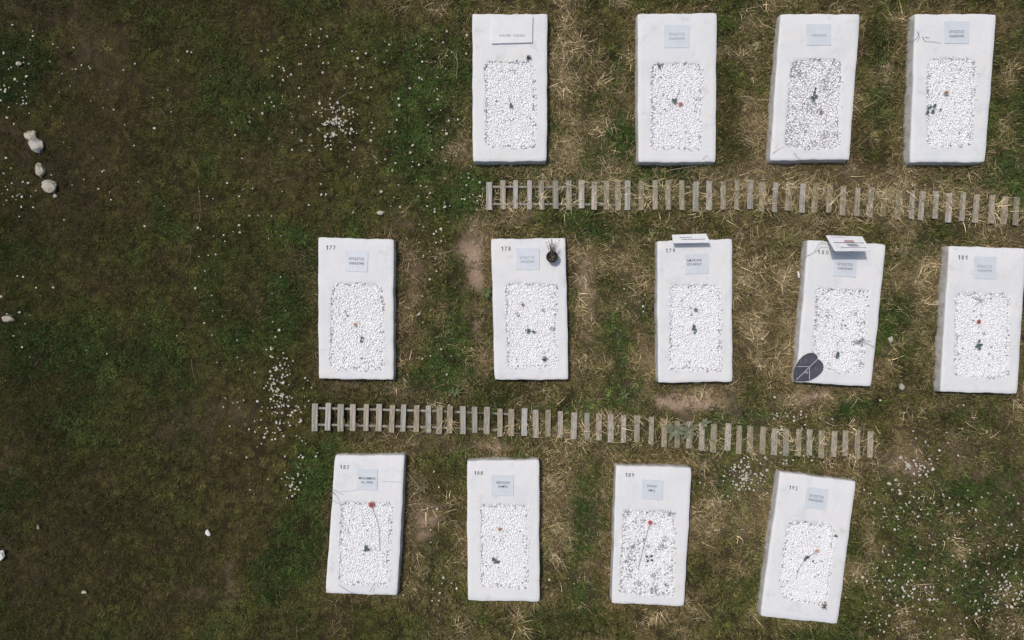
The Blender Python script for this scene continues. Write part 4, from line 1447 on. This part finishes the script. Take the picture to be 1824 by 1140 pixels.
    keep = ~inside_quads(u, v, FOOT_IN) & (RNG.random(n) < np.clip(pr + .004 * f['right'], 0, 1))
    x, y, u, v = x[keep], y[keep], u[keep], v[keep]
    f = {k: a[keep] for k, a in f.items()}
    n = len(x)
    dryt = np.array([.57, .45, .27]) * ((.36 + .64 * f['right']) * np.exp(RNG.normal(0, .28, n)))[:, None]  # straw colour darkened leftwards to stand for lens vignetting
    tint = np.array([.24, .22, .085]) * ((.45 + .6 * f['right']) * RNG.uniform(.7, 1.2, n))[:, None]  # greener strands get the painted left-side vignetting too
    sc = RNG.uniform(.55, 1.15, n)
    scl = np.stack([sc, sc, sc * RNG.uniform(.4, .9, n)], 1)
    ang = fbm(u, v, 60, 171, 2) * 14
    rot = np.stack([RNG.normal(0, .1, n), RNG.normal(0, .1, n), ang + RNG.normal(0, .5, n)], 1)
    pos = np.stack([x, y, ground_z(u, v, f['soil']) + .012 + np.where(on_walkway(u, v) & (RNG.random(n) < .6), .045, 0)], 1)
    tufts = [tuft_mesh('straw', 400 + i) for i in range(9)]
    make_scatter('dry_grass', tufts, pos, rot, scl, RNG.integers(0, 9, n), dict(tint=tint, drytint=dryt, dryness=np.full(n, .68)), 'long bleached straw strands lying in the meadow and over the walkways')
    print('straw tufts', n)


scatter_grass()


# ------------------------------------------------------------------ white daisies
def daisy_arrays(seed):
    """flower head facing up: two-ring petal disc, yellow centre, stalk (unit radius 1 = petal tip)"""
    r = np.random.default_rng(seed)
    V, F, MI = [], [], []
    n = 9
    V.append((0, 0, .1))
    for k in range(n):
        for da, rr in ((-.25, .75), (0.0, 1.0), (.25, .75)):
            a = 2 * math.pi * k / n + da * .9
            V.append((math.cos(a) * rr, math.sin(a) * rr, r.uniform(.0, .22)))
        b = 1 + 3 * k
        F.append((0, b, b + 1)); F.append((0, b + 1, b + 2)); MI += [0, 0]
    c = len(V)
    for k in range(6):
        a = 2 * math.pi * k / 6
        V.append((math.cos(a) * .3, math.sin(a) * .3, .16))
    V.append((0, 0, .30))
    for k in range(6):
        F.append((c + k, c + (k + 1) % 6, c + 6)); MI.append(1)
    s = len(V)
    for k in range(3):
        a = 2 * math.pi * k / 3
        V.append((math.cos(a) * .1, math.sin(a) * .1, .05)); V.append((math.cos(a) * .1 + .2, math.sin(a) * .1, -4.0))
    for k in range(3):
        k2 = (k + 1) % 3
        F.append((s + 2 * k, s + 2 * k + 1, s + 2 * k2 + 1)); F.append((s + 2 * k, s + 2 * k2 + 1, s + 2 * k2)); MI += [2, 2]
    return np.array(V), np.array(F), np.array(MI)


M_DSTALK = mat('daisy_stalk', (.06, .09, .03), .8)
# patches: label, group, list of (cx, cy, sx, sy, n, kind) with kind g(aussian) / u(niform half extents)
PATCH = [
    ('small white daisy in dense patch left of leftmost top row grave', 'daisies in the patch left of the top row', [(600, 218, 17, 16, 84, 'g'), (590, 230, 30, 24, 32, 'g')]),
    ('white daisy scattered in meadow between left field and top row', 'daisies scattered left of the top row', [(650, 160, 190, 110, 120, 'u'), (700, 320, 150, 60, 46, 'u'), (850, 345, 18, 24, 12, 'g')]),
    ('white daisy in long patch left of lower walkway', 'daisies left of the lower walkway', [(496, 678, 12, 32, 84, 'g'), (505, 745, 30, 34, 76, 'g'), (470, 720, 30, 40, 16, 'g')]),
    ('white daisy in small cluster left of grave 187', 'daisies beside grave 187', [(524, 862, 11, 16, 26, 'g'), (540, 810, 30, 10, 8, 'g')]),
    ('white daisy in dark grass at left picture edge', 'daisies at the left edge', [(25, 165, 24, 30, 34, 'g'), (22, 335, 26, 24, 30, 'g'), (45, 560, 30, 50, 14, 'g'), (30, 90, 30, 20, 8, 'g')]),
    ('white daisy scattered thinly over brown left meadow', 'daisies scattered over the left meadow', [(280, 250, 190, 190, 62, 'u'), (430, 500, 80, 170, 34, 'u'), (440, 780, 40, 130, 14, 'u'), (270, 560, 120, 90, 6, 'u')]),
    ('white daisy in green meadow at lower right corner', 'daisies in the lower right meadow', [(1690, 980, 140, 110, 150, 'u'), (1790, 1055, 28, 22, 96, 'g'), (1600, 1050, 40, 22, 70, 'g'), (1640, 910, 60, 24, 22, 'g'), (1690, 1110, 150, 26, 60, 'u')]),
    ('white daisy in patch between grave 189 and grave 192', 'daisies between graves 189 and 192', [(1328, 848, 19, 15, 92, 'g'), (1300, 870, 20, 14, 14, 'g')]),
    ('white daisy in clump right of lower walkway end', 'daisies right of the lower walkway', [(1642, 833, 12, 12, 34, 'g'), (1680, 760, 40, 30, 14, 'g'), (1610, 880, 30, 24, 14, 'g')]),
    ('white daisy along lower walkway below grave 180', 'daisies along the lower walkway', [(1410, 745, 22, 12, 22, 'g'), (1400, 815, 40, 6, 18, 'g'), (1480, 748, 2, 2, 1, 'g')]),
    ('white daisy in grass between the graves of the middle row', 'daisies between middle row graves', [(775, 420, 16, 12, 14, 'g'), (775, 530, 24, 70, 14, 'g'), (1340, 485, 22, 30, 8, 'g'), (1130, 560, 14, 50, 6, 'g'), (780, 620, 20, 50, 8, 'g')]),
    ('white daisy in grass between the graves of the bottom row', 'daisies between bottom row graves', [(775, 960, 14, 60, 8, 'g'), (1000, 830, 20, 14, 5, 'g'), (1000, 1050, 50, 24, 6, 'u'), (770, 1050, 30, 20, 10, 'g')]),
]


def daisies():
    V, F, MI = daisy_arrays(1)
    mats = [M_PETAL, M_DISC, M_DSTALK]
    base_meshes = []
    for s in range(4):
        v_, f_, m_ = daisy_arrays(s)
        me = np_mesh('daisy', v_, f_, mats)
        me.polygons.foreach_set('material_index', m_)
        base_meshes.append(me)
    rng = np.random.default_rng(77)
    allp = []
    for pi, (lab, grp, subs) in enumerate(PATCH):
        for cx, cy, sx, sy, n, kind in subs:
            if kind == 'g': u, v = rng.normal(cx, sx, n), rng.normal(cy, sy, n)
            else: u, v = rng.uniform(cx - sx, cx + sx, n), rng.uniform(cy - sy, cy + sy, n)
            small = .012 if pi != 5 else .010
            rad = small * np.exp(rng.normal(0, .28, n))
            for a, b, c in zip(u, v, rad): allp.append((a, b, min(c, .021), pi))
    arr = np.array(allp)
    ok = ~inside_quads(arr[:, 0], arr[:, 1], [ground_quad(g, 5) for g in GRAVES]) & (arr[:, 0] > -5) & (arr[:, 0] < 1829) & (arr[:, 1] > 2) & (arr[:, 1] < 1138)
    arr = arr[ok]
    order = np.argsort(-arr[:, 2])
    single, rest = arr[order[:290]], arr[order[290:]]

    marks = []
    names = {'r1a': 'leftmost top row grave', 'r1b': 'second top row grave', 'r1c': 'third top row grave', 'r1d': 'rightmost top row grave'}
    for g in GRAVES:
        c = sum((Vector(p) for p in g['q']), Vector((0, 0))) / 4
        marks.append((c.x, c.y, names.get(g['id'], 'grave ' + g['id']), 66, 128))
    marks += [(62, 252, 'broken pale stone', 14, 20), (88, 331, 'broad pale stone', 14, 12), (371, 950, 'lone white stone', 8, 8), (2, 990, 'edge-cut white stone', 8, 10), (12, 568, 'half buried grey stone', 12, 8), (563, 742, "lower walkway's left end", 10, 26), (1552, 792, "lower walkway's right end", 10, 26), (868, 348, "upper walkway's left end", 10, 26), (340, 420, 'bleached bending stalk', 10, 40), (606, 180, 'curved bleached stalk', 30, 12)]
    steps = ['touching', 'just', 'a step', 'half a grave width', 'one grave width', 'two grave widths', 'three grave widths', 'far']

    def where(a):
        best = min(marks, key=lambda m: math.hypot(max(0, abs(a[0] - m[0]) - m[3]), max(0, abs(a[1] - m[1]) - m[4])))
        ex, ey = a[0] - best[0], a[1] - best[1]
        gx, gy = max(0, abs(ex) - best[3]), max(0, abs(ey) - best[4])
        d = math.hypot(gx, gy)
        k = int(np.searchsorted([14, 34, 55, 105, 205, 340, 480], d))
        ver = 'above' if ey < 0 else 'below'
        hor = 'left of' if ex < 0 else 'right of'
        if gx > 0 and gy > 0: dr = ver + ' and ' + hor
        elif gx > 0: dr = {-1: 'head end', 0: 'middle', 1: 'foot end'}[int(np.clip(round(ey / (best[4] * .66)), -1, 1))] + ', ' + hor if best[4] > 100 else hor
        else: dr = ver
        nd = np.sort(np.hypot(arr[:, 0] - a[0], arr[:, 1] - a[1]))[1]
        lone = 'clustered ' if nd < 5 else 'lone ' if nd > 16 else ''
        size = lone + ('large' if a[2] > .0165 else 'medium' if a[2] > .0145 else 'small')
        if ',' in dr:
            e, dd = dr.split(', ')
            return '%s white daisy %s %s %s, beside its %s' % (size, steps[k], dd, best[2], e)
        if len((size + steps[k] + dr + best[2]).split()) > 12: size = size.split()[-1]
        return '%s white daisy %s %s %s' % (size, steps[k].replace('half a', 'half'), dr, best[2])

    def place(a):
        z = .055 + rng.uniform(0, .03)
        p = at(a[0], a[1], z)
        return p, (rng.normal(0, .3), rng.normal(0, .3), rng.uniform(0, 6.28))
    proto = {}
    for a in single:
        p, e = place(a)
        o = bpy.data.objects.new('daisy', base_meshes[rng.integers(4)])
        C.objects.link(o)
        o.location = p; o.rotation_euler = e; o.scale = (a[2],) * 3
        lab = where(a)
        if len(lab.split()) > 16: lab = lab.replace('clustered ', '').replace('lone ', '', 1) if lab.split()[0] in ('lone', 'clustered') else lab.split(' ', 1)[1]
        if len(lab.split()) > 16: lab = lab.split(' ', 1)[1]
        tag(o, lab, 'daisy', PATCH[int(a[3])][1])
    vs, fs, ms = [], [], []
    from mathutils import Euler
    for i, a in enumerate(rest):
        p, e = place(a)
        R = np.array(Euler(e).to_matrix()) * a[2]
        vs.append(V @ R.T + np.array(p)); fs.append(F + i * len(V)); ms.append(MI)
    me = np_mesh('small_daisies', np.concatenate(vs), np.concatenate(fs), mats)
    me.polygons.foreach_set('material_index', np.concatenate(ms))
    o = put('small_daisies', me)
    tag(o, 'tiny white daisy heads dotted all over the meadow', None, None, 'stuff')
    print('daisies', len(arr))


daisies()
